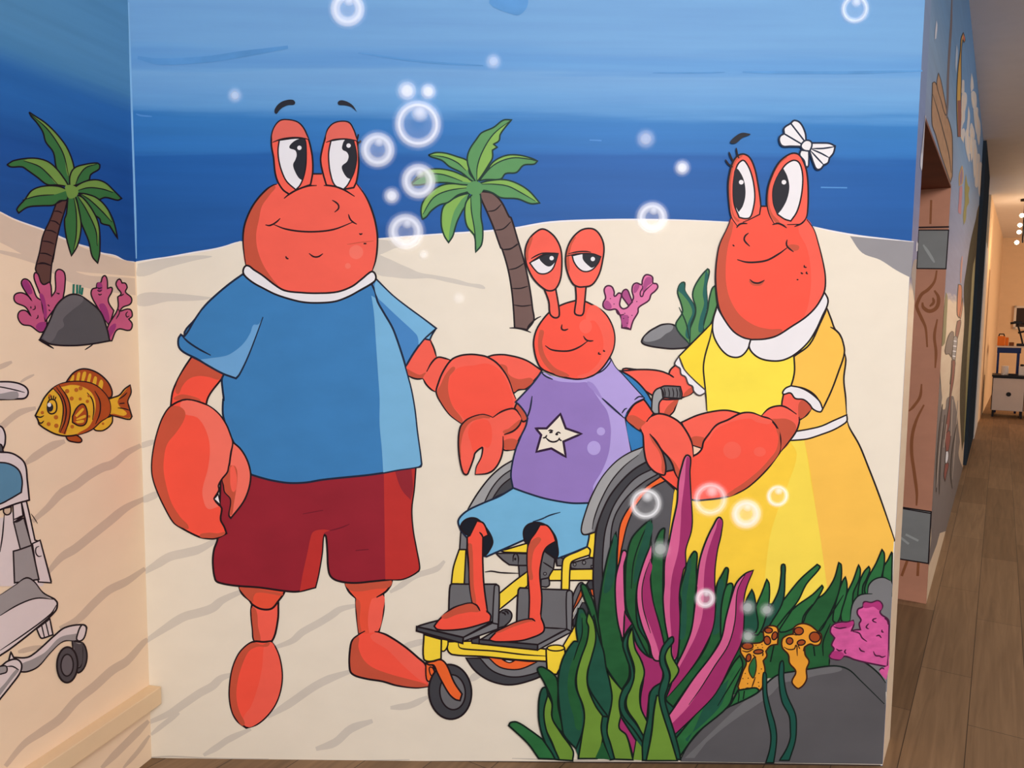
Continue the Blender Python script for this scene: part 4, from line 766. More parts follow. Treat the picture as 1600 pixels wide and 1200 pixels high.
mk(M, 'arm', kid, ('f', '@740,480 1268,930! 1290,880 1340,810 1418,768! 1450,810 1500,885! 1440,960 1390,1030! 1330,990', REDD, 2.4), ('f', '@740,480 1275,925 1330,900 1420,950 1440,960 1392,1020 1330,985', REDS))
mk(M, 'pincer', kid, ('f', '@940,540 330,690! 345,740 350,800 355,880 380,980 440,1050 515,1080! 530,1070 535,1000 510,900 470,830 400,735! 440,640 400,610', RED), ('f', '@940,540 405,745 470,830 510,900 530,1000 520,1070 500,1040 500,950 470,870 420,800', REDS), ('l', '@940,540 318,690 345,740 350,800 355,880 380,980 440,1050 515,1080 530,1070 535,1000 510,900 470,830 400,735', 2.5))
mk(M, 'claw', kid, ('f', '@940,540 375,635! 430,580 470,568 530,575 600,605 660,650 710,720 745,790 760,850 765,930! 700,960 645,1130! 612,1060 590,990 555,930 500,870 450,790 400,735! 340,695 330,680', RED), ('f', '@940,540 520,890 600,960 640,1020 660,1080 645,1120 612,1060 592,990 560,930', REDS),
   ('l', '@940,540 375,635 400,600 430,582 470,568 530,575 600,605 660,650 710,720 745,790 760,850 765,930', 2.6), ('l', '@940,540 645,1120 612,1060 590,990 555,930 500,870 450,790 400,735', 2.6))
# ---- plants and stones along the foot of the main wall
LG = paint('dark_plant_outline', (16, 30, 26), 0.02)
GA = paint('deep_weed_green_paint', (36, 92, 52), 0.14, scale=14); GB = paint('blue_weed_green_paint', (32, 84, 66), 0.12, scale=12); GC = paint('leaf_green_paint', (44, 108, 60), 0.12, scale=12); GL = paint('lime_weed_paint', (112, 150, 56), 0.08)
MAG = paint('magenta_weed_paint', (162, 48, 106), 0.06); PNK = paint('pink_weed_paint', (216, 100, 148), 0.06)
ROCK = paint('big_rock_grey_paint', (92, 90, 93), 0.1, scale=3); ROCKL = paint('upper_rock_grey_paint', (122, 122, 124), 0.08, scale=4)
# grass behind
gr = thing('painted_grass', M, 1230, 1080, 'spiky dark green grass painted across the hem of the yellow dress', 'grass')
mk(M, 'grass_base', gr, ('f', '@0,0,1 1095,975! 1130,960 1180,950 1201,943 1222,942 1245,948 1271,946 1300,932 1315,921 1330,918 1350,905 1393,895! 1387,1000! 1330,1010 1300,1050 1200,1060 1120,1100! 1095,1060!', GA))
G8 = '@1110,800 '
for st, c in (('1440,700! 1440,470 1480,400 1510,335! 1516,345! 1508,700!', GC), ('1290,680 1310,560 1380,430 1430,312! 1450,350 1445,460 1420,560 1370,700', GC), ('1230,760 1240,600 1280,500 1320,455! 1330,480 1300,560 1270,620 1260,760', GC),
              ('1090,900 1130,700 1190,570 1235,440! 1250,480 1240,560 1190,680 1170,900', GC), ('1020,900 1060,700 1100,580 1125,540! 1138,600 1135,680 1100,800 1060,920', GC),
              ('760,1000 850,760 950,680 1030,560 1070,422! 1090,440 1090,560 1060,700 980,880 900,1000', GA), ('560,980 700,800 850,690 930,612! 940,630 880,740 800,850 760,930', GC),
              ('440,1000 520,850 620,720 750,560 890,437! 915,460 800,600 730,740 640,850 500,1010', GC), ('400,960 520,760 570,650 590,520 595,440 620,440 622,520 605,740 520,900 440,1000', GB),
              ('340,1000 380,790 430,670 470,560! 490,600 490,740 470,850 400,1020', GC), ('260,960 290,760 345,645! 365,690 380,800 380,1000', GB)):
    mk(M, 'blade', gr, ('f', G8 + st, c, 2.2, LG))
for st in ('850,770 780,860 760,930', '1110,690 1000,860 900,990', '1000,930 940,1080 940,1200', '720,760 600,940 500,1100', '860,1120 870,1200', '530,1110 500,1250'):
    mk(M, 'vein', gr, ('l', G8 + st, 2, LG))
# back rocks and the purple pink knobbly coral
EDGE2 = ' '.join('%.2f,%.2f!' % edge_px(y) for y in (914, 990, 1081)); EDGE3 = ' '.join('%.2f,%.2f!' % edge_px(y) for y in (1102, 1150, 1194))
q = Paint(M); q.fill('@1110,800 1165,900 1180,780 1220,710 1310,682! 1320,610 1370,560 1440,545 1500,570! @0,0,1 ' + EDGE2 + ' @1110,800 1240,1500!', ROCKL); q.line('@1110,800 1165,900 1180,780 1220,710 1270,685 1350,682', 2, LG); q.line('@1110,800 1310,680 1320,610 1370,560 1440,545 1500,572', 2, LG)
o = q.build('painted_rock'); tag(o, 'pale grey rounded rock painted above the knobbly pink coral', 'rock')
q = Paint(M); q.fill('@1100,980 1045,255! 1080,272 1180,245 1270,268 1350,300 1460,390 1515,468! @0,0,1 ' + EDGE3.split()[0] + ' @1100,980 1300,440 1200,350 1050,320!', ROCK); q.line('@1100,980 1045,260 1045,290 1042,315', 2, LG); q.line('@1100,980 1180,247 1270,270 1350,300 1460,390 1515,465', 2.2, LG)
o = q.build('painted_rock'); tag(o, 'narrow grey rock ledge painted between the big rock and the knobbly pink coral', 'rock')
CP = paint('knobbly_coral_pink_paint', (214, 92, 156), 0.16, scale=22); CPD = paint('knobbly_coral_dark_pink_paint', (176, 54, 120), 0.08, scale=16)
kc = thing('painted_coral', M, 1370, 1040, 'knobbly magenta pink coral painted on the rock at the lower right wall edge', 'coral')
mk(M, 'knobs', kc, ('f', '@1110,800 1000,985! 1005,960 1040,930 1090,918 1150,915 1190,905! 1195,940 1175,990! 1215,982 1250,980! 1240,930 1255,900 1225,850 1230,810 1270,790 1280,750 1340,755 1400,740 1435,780 1415,840 1480,895 1490,940! 1485,1195! @1110,920 1475,650! 1300,615 1200,590 1120,562 1070,592 1000,578! 990,560 1030,500 1010,470 1035,410! 1000,365', CP, 2.3, PLUMINK),
   ('f', '@1110,920 1465,760! 1410,690 1440,660 1480,640! 1485,500! 1490,650!', CP), ('f', '@1110,800 1275,795 1285,755 1340,760 1400,745 1430,782 1412,820 1360,790 1310,800', CPD), ('f', '@1110,920 1040,300 1150,280 1190,270 1190,300 1130,330 1050,320', CPD), ('f', '@1110,920 1005,575 1000,560 1030,520 1110,540 1090,585 1060,588', CPD),
   *[('l', '@1110,920 ' + s_, 2, PLUMINK) for s_ in ('1025,315 1070,330 1110,325 1135,320', '1185,355 1240,370 1265,410 1305,440', '1320,290 1298,320 1320,335', '1385,245 1352,262 1385,282', '1380,395 1405,388 1425,410', '1430,340 1430,358 1445,362', '1048,500 1070,515 1100,512', '1130,505 1118,525 1132,542', '1240,490 1255,515 1288,525', '1358,520 1375,555 1410,560 1430,570 1460,560', '1405,680 1430,660 1450,670', '1450,245 1475,265 1482,300')])
# the rock
br_ = Paint(M)
br_.fill('@940,980 655,1120! 720,985 820,865 950,742 1060,665 1180,610 @1100,980 330,612 450,545 525,465 620,395 740,370 880,348 1080,322 1200,350 1300,440 1503,640! @0,0,1 ' + EDGE3 + ' 1064,1190!', ROCK)
br_.fill('@1100,980 335,618 450,552 530,472 620,402 740,378 880,356 1080,330 1150,345 1100,375 950,400 800,440 650,470 560,560 450,640 300,740 150,850 20,960! -80,1090! -160,1090!', paint('rock_light_brush_paint', (112, 111, 113), 0.08))
br_.line('@940,980 655,1110 720,985 820,865 950,742 1060,665 1180,610', 2.2, LG); br_.line('@1100,980 200,665 330,612 450,545 525,465 620,395 740,370 880,348 1080,322 1200,350 1300,440 1503,640', 2.2, LG)
o = br_.build('painted_rock'); tag(o, 'large dark grey boulder painted in the bottom right corner of the main wall', 'rock')
# orange tube sponges
OS = paint('sponge_orange_paint', (238, 162, 52), 0.06); OH = paint('sponge_hole_brown_paint', (160, 72, 32), 0.08); BRN = paint('brown_outline_paint', (60, 28, 18), 0.02)
def hole(px, py, rx, ry, rot=0): return ('o', 1110 + px * .1875, 920 + py * .1875, rx * .1875, ry * .1875, OH, 1.8, rot, 20)
sp = thing('painted_sponge', M, 1175, 1078, 'orange tube sponge with two dotted stems, painted beside the pink weed', 'sponge', 'painted orange sponges')
mk(M, 'tubes', sp, ('f', '@1110,920 230,815! 270,690 300,615 270,560 250,520 265,460 310,447 360,455 440,432 445,340 500,308 560,330 560,462! 500,475 462,520! 470,560 440,600! 455,680 432,825! 400,850 380,830 350,842 310,828 250,850', OS, 2.2, BRN), ('f', '@1110,920 330,625 375,575 362,740 322,690', GC, 1.6, BRN),
   ('l', '@1110,920 375,735 360,780 345,822', 1.8, BRN), ('l', '@1110,920 262,515 310,525 360,500', 1.8, BRN), ('l', '@1110,920 355,550 380,575', 1.8, BRN), ('l', '@1110,920 440,535 435,560', 1.8, BRN), ('d', '@1110,920 290,705 315,745 270,748 310,790 425,668 405,705 400,780 405,812 395,490 430,465 380,470 435,490', 1.1, BRN))
for a in ((310, 477, 46, 28), (400, 524, 40, 18, -.1), (318, 575, 20, 32, .2), (485, 347, 32, 22), (535, 392, 22, 34, .3), (474, 430, 27, 36, -.2)): mk(M, 'tube_mouth', sp, hole(*a))
sp2 = thing('painted_sponge', M, 1246, 1078, 'orange tube sponge with one bulging stem, painted on top of the boulder', 'sponge', 'painted orange sponges')
mk(M, 'tubes', sp2, ('f', '@1110,920 690,378! 700,320 760,290 830,305 890,352! 920,375 927,410 910,462 870,472 830,460 785,485! 790,550 822,605 800,670 800,760 740,830 700,810 680,770 712,690 660,620 650,550 600,490 600,420 640,388', OS, 2.2, BRN), ('l', '@1110,920 690,378 715,385 740,380', 1.6, BRN), ('l', '@1110,920 612,485 650,505 700,500 715,470 722,520 725,560', 1.8, BRN), ('l', '@1110,920 730,470 745,500', 1.6, BRN), ('l', '@1110,920 780,490 775,520', 1.6, BRN))
for a in ((737, 352, 38, 32), (870, 402, 46, 42, .3), (660, 435, 28, 28), (757, 448, 34, 22, -.2)): mk(M, 'tube_mouth', sp2, hole(*a))
STEM = paint('teal_stem_paint', (28, 84, 72), 0.06)
q = Paint(M); q.fill('@1100,980 492,400 505,375 520,400 525,550 560,700 590,800 605,900 600,1000 580,1130! 515,1130! 550,1010 558,920 550,850 500,620 490,500', STEM, 2, LG); o = q.build('painted_seaweed'); tag(o, 'single thin teal weed stem on the boulder, the left one of the pair', 'seaweed')
q = Paint(M); q.fill('@1100,980 628,340 650,280 665,320 665,420 690,560 760,720 770,820 760,950 710,1110! 630,1110! 690,1010 720,920 720,860 710,740 650,620 625,450', STEM, 2, LG); o = q.build('painted_seaweed'); tag(o, 'single thin teal weed stem on the boulder, the right one nearer the orange sponge', 'seaweed')

# tall weeds in front of the wheel: green behind, pink, then lime
gw = thing('painted_seaweed', M, 960, 1188, 'clump of tall dark green weed blades painted in front of the wheelchair wheel', 'seaweed')
pw = thing('painted_seaweed', M, 1010, 1185, 'tall pink and magenta weed blades rising over the yellow dress', 'seaweed')
lw = thing('painted_seaweed', M, 1000, 1190, 'lime green wavy weed at the floor in front of the dark blades', 'seaweed')
def bl(par, st, c, *more): return mk(M, 'blade', par, ('f', st, c, 2.4, LG), *more)
mk(M, 'blade', gw, ('f', '@0,0,1 880,1060! 950,960! 1010,940 1080,960 1100,1010 1072,1080 1062,1186! 905,1186! 880,1120!', GB))
bl(gw, '@780,800 1370,135 1310,220 1280,350 1260,500 1280,740 1340,950 1385,1150! 1405,1050 1370,800 1365,600 1370,400 1375,200', GA)
bl(gw, '@940,700 770,862 720,950 690,1050 650,1200 @960,880 555,330 545,450 545,600 525,820! 600,700 650,520 665,380 685,150 @940,700 790,1000 795,880', GA, ('f', '@940,700 740,920 700,1050 670,1200 @960,880 565,330 555,500 555,640 600,500 600,300 620,150', GB))
bl(gw, '@960,880 940,38 905,80 850,200 840,400 800,600 740,740 600,930 430,1120 490,1200! 660,960 800,780 890,630! 900,400 925,220 945,100', GA, ('f', '@960,880 890,130 860,210 850,400 820,590 880,560 885,400 910,230', GB))
bl(gw, '@960,880 885,640! 888,400 905,280 930,195 955,170 982,172 988,205! 960,330 930,470 900,600', GC)
bl(gw, '@960,880 1045,770! 1068,830 1060,900 1000,1050 950,1190 @940,980 800,880 660,1065! 560,1000! 780,730 950,550 1100,300', GC, ('f', '@960,880 1030,850 960,960 800,1100 @940,980 720,950 700,930 830,820 1000,640 1060,440', GB))
bl(gw, '@960,880 1030,1060! 1090,1050 1200,1052 1140,1110 960,1195!', GC)
for s_ in ('@960,880 1060,860 1000,960 860,1190', '@940,980 1140,520 1145,570 1135,635', '@940,980 1190,530 1180,600'): mk(M, 'vein', gw, ('l', s_, 1.8, LG))
bl(gw, '@780,800 1270,55! 1180,130 1100,230 1060,400 1050,620 1060,800 1120,950 1200,1120 1260,1230! 1240,1100 1160,960 1140,800 1150,620 1200,480 1262,250', GA, ('l', '@780,800 1255,70 1180,230 1120,420 1100,640', 1.8, LG), ('f', '@780,800 1262,80 1200,220 1140,420 1120,600 1150,560 1190,450 1250,250', GB))
bl(gw, '@780,800 975,165! 930,280 880,480 850,650 825,860 830,1050 870,1180 @780,980 890,330 1020,525! 1080,420 1080,300 1035,140 @780,800 1020,1060 980,800 970,560 980,350', GA, ('f', '@780,800 970,190 940,300 900,480 870,650 880,680 930,640 965,520 972,350', GB))
# pink blades
bl(pw, '@780,800 1050,320 1000,430 970,560 970,760 990,930 1030,1075! 1055,930 1045,700 1040,450', PNK)
bl(pw, '@780,800 1045,830! 1110,930! 1060,1000 1035,1065!', MAG)
bl(pw, '@960,880 150,555! 190,680 270,770 375,805! 405,900 385,1000 300,1070 285,1150 @940,980 375,790! 330,680 325,580 350,420 340,300 280,190 @960,880 160,640', MAG)
bl(pw, '@780,800 1270,255! 1200,430 1150,620 1150,780 1190,950 1250,1100 1290,1230 1370,1240! 1380,1150 1340,960 1280,740 1258,560 1275,330', PNK, ('f', '@780,800 1265,420 1220,520 1195,650 1200,800 1260,960 1320,1130 1345,1235! 1372,1230! 1376,1150 1336,960 1276,740 1254,560', MAG), ('l', '@780,800 1262,390 1215,520 1190,650 1200,800 1240,940 1262,1010', 1.5, LG))
bl(pw, '@940,700 740,78 705,62 670,150 640,280 630,450 590,640 555,820 525,950 520,1150 @960,880 405,300 420,480 445,620 490,830! 520,780 540,600 545,450 540,250 575,50 @940,700 700,980 700,850 745,700 755,600 745,420 735,200', PNK, ('f', '@940,700 735,85 710,75 695,250 665,500 660,620 640,850 590,1050 570,1200 @960,880 468,200 462,400 475,600 490,800! 518,776 536,600 541,450 536,250 571,50 @940,700 696,980 696,850 741,700 751,600 741,420 731,200', MAG))
bl(pw, '@940,700 990,580 930,650 860,800 815,950 790,1150 @960,880 685,200 665,400 640,560 590,700 525,835! 490,960 430,1125! 560,980 680,820 760,680 820,540 840,380 835,150 @940,700 945,1000 965,850 998,700', PNK, ('f', '@940,700 990,590 950,680 890,850 860,1000 850,1150 @960,880 745,150 735,420 680,600 600,760 530,890 440,1115! 556,980 676,820 756,680 816,540 836,380 831,150 @940,700 941,1000 961,850 994,700', MAG))
bl(pw, '@960,880 1157,60! 1090,88 1020,160 985,250 930,450 890,630 800,780 660,960 500,1200 @940,980 555,740! 580,810 610,893! 780,730 950,550 @960,880 980,820 1060,650 1080,450 1075,330 1100,200', PNK, ('f', '@960,880 1152,65! 1085,100 1025,230 1005,480 950,680 840,850 720,1040 620,1190 @940,980 580,810! 610,888! 776,730 946,550 @960,880 976,820 1056,650 1076,450 1071,330 1096,200', MAG), ('l', '@960,880 1090,95 1025,230 1005,480 950,680 840,850 720,1040 620,1180', 1.6, LG))
# left front mass
bl(gw, '@780,800 695,600 760,690 800,800 822,900 870,1200! 800,1200! 790,1000 760,850 700,690', GA)
bl(gw, '@780,980 790,-100! 745,0! 770,200 735,400 745,500 830,640 910,748! 940,600 920,450 890,330 870,200 830,80', GB)
bl(gw, '@780,800 660,805! 640,950 655,1080! @780,980 620,120 540,240 500,370 490,500 500,650 520,800 540,900 640,1012! 690,880 710,750 690,640 640,500 640,400 680,260 730,120 745,0 735,-60 700,-150', GB, ('f', '@780,980 690,-120 700,0 660,160 600,300 570,450 580,600 620,740 660,860 690,760 670,620 630,500 635,390 670,260 725,110 735,0', GA), ('l', '@780,980 690,-80 690,60 650,180 620,275', 1.8, LG))
bl(lw, '@780,980 745,-130! 728,-50 745,0 730,120 680,260 645,400 650,520 700,660 710,760 690,900 660,1095! 815,1095! 860,950 862,740! 800,650 740,500 735,380 770,250 805,100 790,-40', GL)
bl(gw, '@780,980 862,742! 910,748! 898,860 930,980 962,1100! 925,1105! 870,950 850,840', GB)
mk(M, 'blade', gw, ('f', '@780,980 800,1090! 860,955! 925,1105!', GA))
bl(lw, '@780,980 893,350! 945,430 1032,532! 1000,640 1015,745! 1000,830 1060,900 1115,1105! 962,1100! 930,980 898,860 940,600 920,450', GL)
bl(pw, '@780,980 1012,745! 1000,840 1060,900 1118,1085! 1142,945! 1080,850', MAG)
mk(M, 'blade', lw, ('f', '@780,980 1118,1105! 1145,945! 1190,1010 1200,1110!', GL))
bl(lw, '@780,980 1112,0! 1075,90 1075,170 1125,330 1120,420 1060,600 1070,690 1150,810 1210,940! 1235,790! 1180,670 1175,520 1210,380 1180,270 1130,170', GL)
bl(gw, '@780,980 1110,0! 1060,60 1030,140 1060,250 1090,340 1090,430 1025,530 1000,640 1030,740 1120,850 1195,960! 1215,930! 1150,820 1055,690 1050,610 1100,500 1125,400 1105,290 1068,170 1075,80', GB)
bl(gw, '@780,980 1345,465! 1280,510 1250,580 1240,750 1195,960 1195,1110! 1225,1110! 1265,900 1300,620 1335,560!', GB)
bl(lw, '@780,980 1312,570! 1290,700 1268,900 1225,1112! 1485,1112! 1420,900 1360,700 1330,570!', GL)
bl(lw, '@780,980 1435,120! 1390,200 1385,270 1425,400 1400,508! 1480,400 1495,350 1440,240', GL)
bl(gw, '@780,980 1440,80 1370,150 1340,230 1340,300 1370,400 1345,480 1330,560 1350,680 1420,900 1480,1100! 1512,1105! 1500,1030 1460,880 1410,720 1380,590 1405,500 1420,400 1380,270 1400,190 1452,120', GB)
bl(lw, '@780,980 405,560! 370,700 390,850 440,960 495,1105! 612,1112! 615,1030 520,890 440,750 440,640', GL)
bl(gw, '@780,980 380,500 340,560 328,720 345,850 400,1000 460,1100! 502,1105! 440,970 390,850 372,700 405,560!', GB)
bl(gw, '@780,980 320,360 330,335 370,335 470,410 490,500 490,650 520,800 532,885! 480,830 440,750 440,620 380,470', GA)
bl(gw, '@780,980 80,820! 95,795 150,792 260,860 362,935! 440,1050 465,1100! 330,1095! 240,970', GC)

# ---- airbrushed bubbles
def bubble_mat(name, ring, strength):
    mt, nt, b = newmat(name)
    tc = nt.nodes.new('ShaderNodeTexCoord'); ln = nt.nodes.new('ShaderNodeVectorMath'); ln.operation = 'LENGTH'
    nt.links.new(tc.outputs['Object'], ln.inputs[0])
    rp = nt.nodes.new('ShaderNodeValToRGB'); r = rp.color_ramp; r.interpolation = 'EASE'
    pts = ([(0, .16), (.28, .2), (.46, .6), (.60, .88), (.74, .55), (.88, .1), (1, 0)] if ring == 2 else [(0, .05), (.45, .1), (.60, .48), (.69, .88), (.78, .46), (.90, .08), (1, 0)] if ring else [(0, 1), (.3, .92), (.58, .42), (.8, .1), (1, 0)])
    r.elements[0].position = 0; r.elements[0].color = [pts[0][1]] * 3 + [1]
    r.elements[1].position = 1; r.elements[1].color = [0, 0, 0, 1]
    for q_, v in pts[1:-1]:
        e_ = r.elements.new(q_); e_.color = [v] * 3 + [1]
    nt.links.new(ln.outputs['Value'], rp.inputs['Fac']); fac = rp.outputs['Color']
    def mt_(op, a, c):
        q_ = nt.nodes.new('ShaderNodeMath'); q_.operation = op; q_.use_clamp = True
        for i, v in enumerate((a, c)):
            if hasattr(v, 'links'): nt.links.new(v, q_.inputs[i])
            else: q_.inputs[i].default_value = v
        return q_.outputs[0]
    if ring: # soft glint sprayed inside, upper right
        sb = nt.nodes.new('ShaderNodeVectorMath'); sb.operation = 'DISTANCE'; nt.links.new(tc.outputs['Object'], sb.inputs[0]); sb.inputs[1].default_value = (0.08, 0, 0.44)
        r2 = nt.nodes.new('ShaderNodeValToRGB'); r2.color_ramp.interpolation = 'EASE'; r2.color_ramp.elements[0].color = (.8,) * 3 + (1,); r2.color_ramp.elements[1].position = .5; r2.color_ramp.elements[1].color = (0, 0, 0, 1)
        nt.links.new(sb.outputs['Value'], r2.inputs['Fac']); fac = mt_('MAXIMUM', fac, r2.outputs['Color'])
    nz = nt.nodes.new('ShaderNodeTexNoise'); nz.inputs['Scale'].default_value = 13; nz.inputs['Detail'].default_value = 6; nz.inputs['Roughness'].default_value = .75; nt.links.new(tc.outputs['Object'], nz.inputs['Vector'])
    fac = mt_('MULTIPLY', fac, mt_('ADD', mt_('MULTIPLY', nz.outputs['Fac'], 1.3), .42))
    fac = mt_('MULTIPLY', fac, strength)
    # thin film of sprayed white: covers by fac, lets the wall below be lit and seen through the rest
    df = nt.nodes.new('ShaderNodeBsdfDiffuse'); tp = nt.nodes.new('ShaderNodeBsdfTransparent'); ad = nt.nodes.new('ShaderNodeAddShader')
    wc_ = nt.nodes.new('ShaderNodeMix'); wc_.data_type = 'RGBA'; wc_.inputs['A'].default_value = (0, 0, 0, 1); wc_.inputs['B'].default_value = [lin(v) * .96 for v in (250, 252, 255)] + [1]
    nt.links.new(fac, wc_.inputs['Factor']); nt.links.new(wc_.outputs['Result'], df.inputs['Color'])
    nt.links.new(mt_('POWER', mt_('SUBTRACT', 1.0, fac), .5), tp.inputs['Color'])
    nt.links.new(df.outputs[0], ad.inputs[0]); nt.links.new(tp.outputs[0], ad.inputs[1])
    nt.links.new(ad.outputs[0], nt.nodes['Material Output'].inputs['Surface']); nt.nodes.remove(b)
    return mt
BM = {k: bubble_mat('sprayed_bubble_%s' % k, *v) for k, v in dict(ring=(1, 1.0), wide=(2, .95), pale=(1, .75), dot=(0, .92), faint=(0, .45), ghost=(0, .28)).items()}
def disc(me_name, mt, n=40):
    me = bpy.data.meshes.new(me_name)
    me.from_pydata([(math.cos(2*math.pi*i/n), 0, math.sin(2*math.pi*i/n)) for i in range(n)], [], [list(range(n))]); me.materials.append(mt); return me
DM = {k: disc('bubble_%s' % k, v) for k, v in BM.items()}
def bubble(cx, cy, r, kind, label, group):
    M.layer += STEP
    c = M.at(cx, cy, M.layer); e = M.at(cx + r, cy, M.layer)
    o = bpy.data.objects.new('painted_bubble', DM[kind]); COL.objects.link(o); o.location = c
    k_ = (e - c).length * 1.12; o.scale = (k_, 1, k_); tag(o, label, 'bubble', group)
G1, G2 = 'painted bubbles in the blue water', 'painted bubbles over the weeds and dress'
for a in ((543, 14, 29, 'wide', 'ring bubble cut by the top edge above the tall crab', G1), (1336, 14, 23, 'pale', 'thin speckled ring bubble at the top right corner of the main wall', G1),
          (636, 142, 18, 'dot', 'left one of two small solid white bubbles above the biggest ring', G1), (669, 143, 15, 'dot', 'right one of two small solid white bubbles above the biggest ring', G1),
          (653, 194, 38, 'ring', 'biggest white ring bubble, between the tall crab and the palm', G1), (590, 234, 29, 'wide', 'thick ring bubble right beside the tall crab\'s eye', G1),
          (654, 283, 29, 'wide', 'ring bubble over the tip of the palm\'s left frond', G1), (612, 306, 15, 'dot', 'small solid bubble just right of the tall crab\'s head', G1),
          (634, 362, 30, 'wide', 'ring bubble on the edge between sea and sand by the tall crab\'s cheek', G1), (367, 149, 13, 'faint', 'faint bubble left of the tall crab\'s eyebrows', G1),
          (771, 96, 14, 'faint', 'faint bubble high above the palm crown', G1), (662, 398, 9, 'faint', 'tiny faint bubble on the sand below the palm', G1), (717, 466, 11, 'ghost', 'hardly visible bubble on the sand left of the palm trunk', G1),
          (1009, 217, 17, 'faint', 'hazy bubble in the sea right of the palm, upper of two', G1), (1066, 262, 14, 'dot', 'bright small bubble in the sea left of the dress wearer\'s eyes', G1), (1019, 340, 26, 'wide', 'ring bubble on the sea and sand line above the small pink coral', G1),
          (1009, 787, 26, 'ring', 'ring bubble over the orange wheel rim', G2), (1110, 780, 28, 'pale', 'ring bubble over the lower edge of the big right claw', G2), (1166, 803, 25, 'wide', 'thick ring bubble on the yellow skirt', G2), (1215, 775, 18, 'ring', 'small ring bubble on the yellow skirt, rightmost of the row', G2),
          (1032, 858, 17, 'faint', 'hazy bubble between weed tips in front of the wheel', G2), (1102, 935, 17, 'wide', 'small ring bubble on a pink weed blade', G2), (1168, 949, 14, 'faint', 'hazy bubble at the edge of the rightmost pink blade', G2), (1198, 953, 13, 'faint', 'hazy bubble on the grass, right of the pink blades', G2), (1169, 994, 13, 'faint', 'hazy bubble just above the two stemmed orange sponge', G2)):
    bubble(*a)
# ------------------------------------------------------------------ painted figures of the left wall
DGR = paint('shade_palm_green_paint', (62, 118, 62), 0.05); DGL = paint('shade_light_palm_green_paint', (122, 158, 72), 0.05)
DTR = paint('shade_palm_trunk_paint', (100, 66, 58), 0.07)
pl2 = thing('painted_palm_tree', L, 68, 445, 'painted green palm tree on the left wall, growing behind the dark rock with corals', 'palm tree', 'painted palm trees')
mk(L, 'trunk', pl2, ('f', '@0,160,.21667 490,690! 405,730! 360,850 310,960 285,1080 255,1200 @0,400,.26667 212,90 225,130 250,165 270,175 295,155! 302,60 315,-10 @0,160,.21667 380,1150 400,1040 430,900 470,770', DTR, 2),
   *[('l', '@0,160,.21667 ' + s_, 1.8) for s_ in ('390,785 420,785 450,800', '362,852 400,860 430,885', '330,922 370,925 410,945', '302,1000 350,1005 392,1022', '285,1088 330,1090 375,1110', '268,1165 320,1162 368,1178')], ('l', '@0,400,.26667 215,48 250,40 300,55', 1.8))
def frond2(out, half, mid):
    ops = [('f', '@0,160,.21667 ' + out, DGR), ('f', '@0,160,.21667 ' + half, DGL), ('l', '@0,160,.21667 ' + out + ' ' + out.split()[0].rstrip('!'), 2.1, None, False), ('l', '@0,160,.21667 ' + mid, 1.6)]
    return mk(L, 'frond', pl2, *ops)
frond2('210,70! 240,90 330,150 420,240 490,340 535,480 515,560 495,605! 410,480 385,360 330,285 310,215 265,145 225,100', '225,82! 330,150 420,240 490,340 532,480 500,550 460,380 400,270 330,180', '225,90 330,180 400,270 460,380 497,540')
frond2('50,450! 100,420 230,402 330,420 400,470 470,560 498,608! 410,595 340,592 270,540 200,490 160,465 80,465', '170,418! 230,404 330,422 400,472 470,562 492,604! 410,590 340,510 280,460', '170,420 280,460 340,510 415,590')
frond2('502,610! 505,530 535,475 600,450 700,437 720,450! 715,480 655,520 645,558! 560,592', '506,600! 507,530 537,477 600,452 698,440! 620,470 570,530 545,590', '545,592 570,530 620,470 700,445')
frond2('520,625! 600,575 690,558 760,580 830,645 877,692! 850,705 760,685 705,702 640,670 550,652', '530,625! 600,577 690,560 760,582 828,647! 740,625 640,615 560,635', '545,640 640,615 740,625 815,650')
frond2('492,632! 420,605 310,605 230,635 180,700 122,770 135,797! 200,755 300,745 390,740 430,710 485,700', '488,634! 420,607 310,607 232,637 165,705! 270,675 390,665', '160,705 270,675 390,665')
frond2('570,655! 650,770 680,810 720,840 730,870 790,888! 850,985! 820,860 770,760 700,690 620,660', '575,656! 640,670 700,692 768,762 808,868! 740,790 650,700', '575,655 650,705 740,790 808,865')
frond2('540,660! 580,850 640,1000 665,1110 705,1160! 720,1080 715,900 680,800 600,690', '560,668! 600,692 678,802 712,900 705,1030! 690,920 620,770', '555,668 620,770 690,920 702,1035')
frond2('492,640! 480,800 465,850 480,980 515,1107! 560,1030 585,900 570,780 535,660', '530,665! 568,780 583,900 558,1028 530,1072! 550,950 550,800', '530,670 550,800 550,950 530,1070')
mk(L, 'crown_heart', pl2, ('f', '@0,160,.21667 470,605 500,595 530,600 562,625 560,665 530,690 495,690 478,650', DGL))
# corals and rock below it
CPL = paint('wall_coral_pink_paint', (206, 94, 132), 0.07, scale=12); CPLD = paint('wall_coral_dark_pink_paint', (164, 58, 122), 0.07)
def coral(label, base, parts, shade, marks):
    t = thing('painted_coral', L, base[0], base[1], label, 'coral', 'painted corals around the dark rock')
    for st in parts: mk(L, 'branches', t, ('f', '@0,400,.26667 ' + st, CPL, 2), *[('f', '@0,400,.26667 ' + s_, CPLD) for s_ in shade], *[('l', '@0,400,.26667 ' + s_, 1.6) for s_ in marks])
coral('pink branching coral painted left of the dark rock, its outermost clump', (62, 518), ['245,447 180,410 130,400 105,360 115,325 150,320 182,352! 150,300 90,270 85,230 120,215 160,230 187,262! 150,210 125,160 140,135 170,145 195,190 215,240 243,260! 255,330 275,390'], ['130,160 150,140 170,160 190,215 170,225 150,200', '230,390 270,395 245,440 210,420'], ['205,290 205,310 190,315', '180,295 182,308', '222,345 222,360 212,368'])
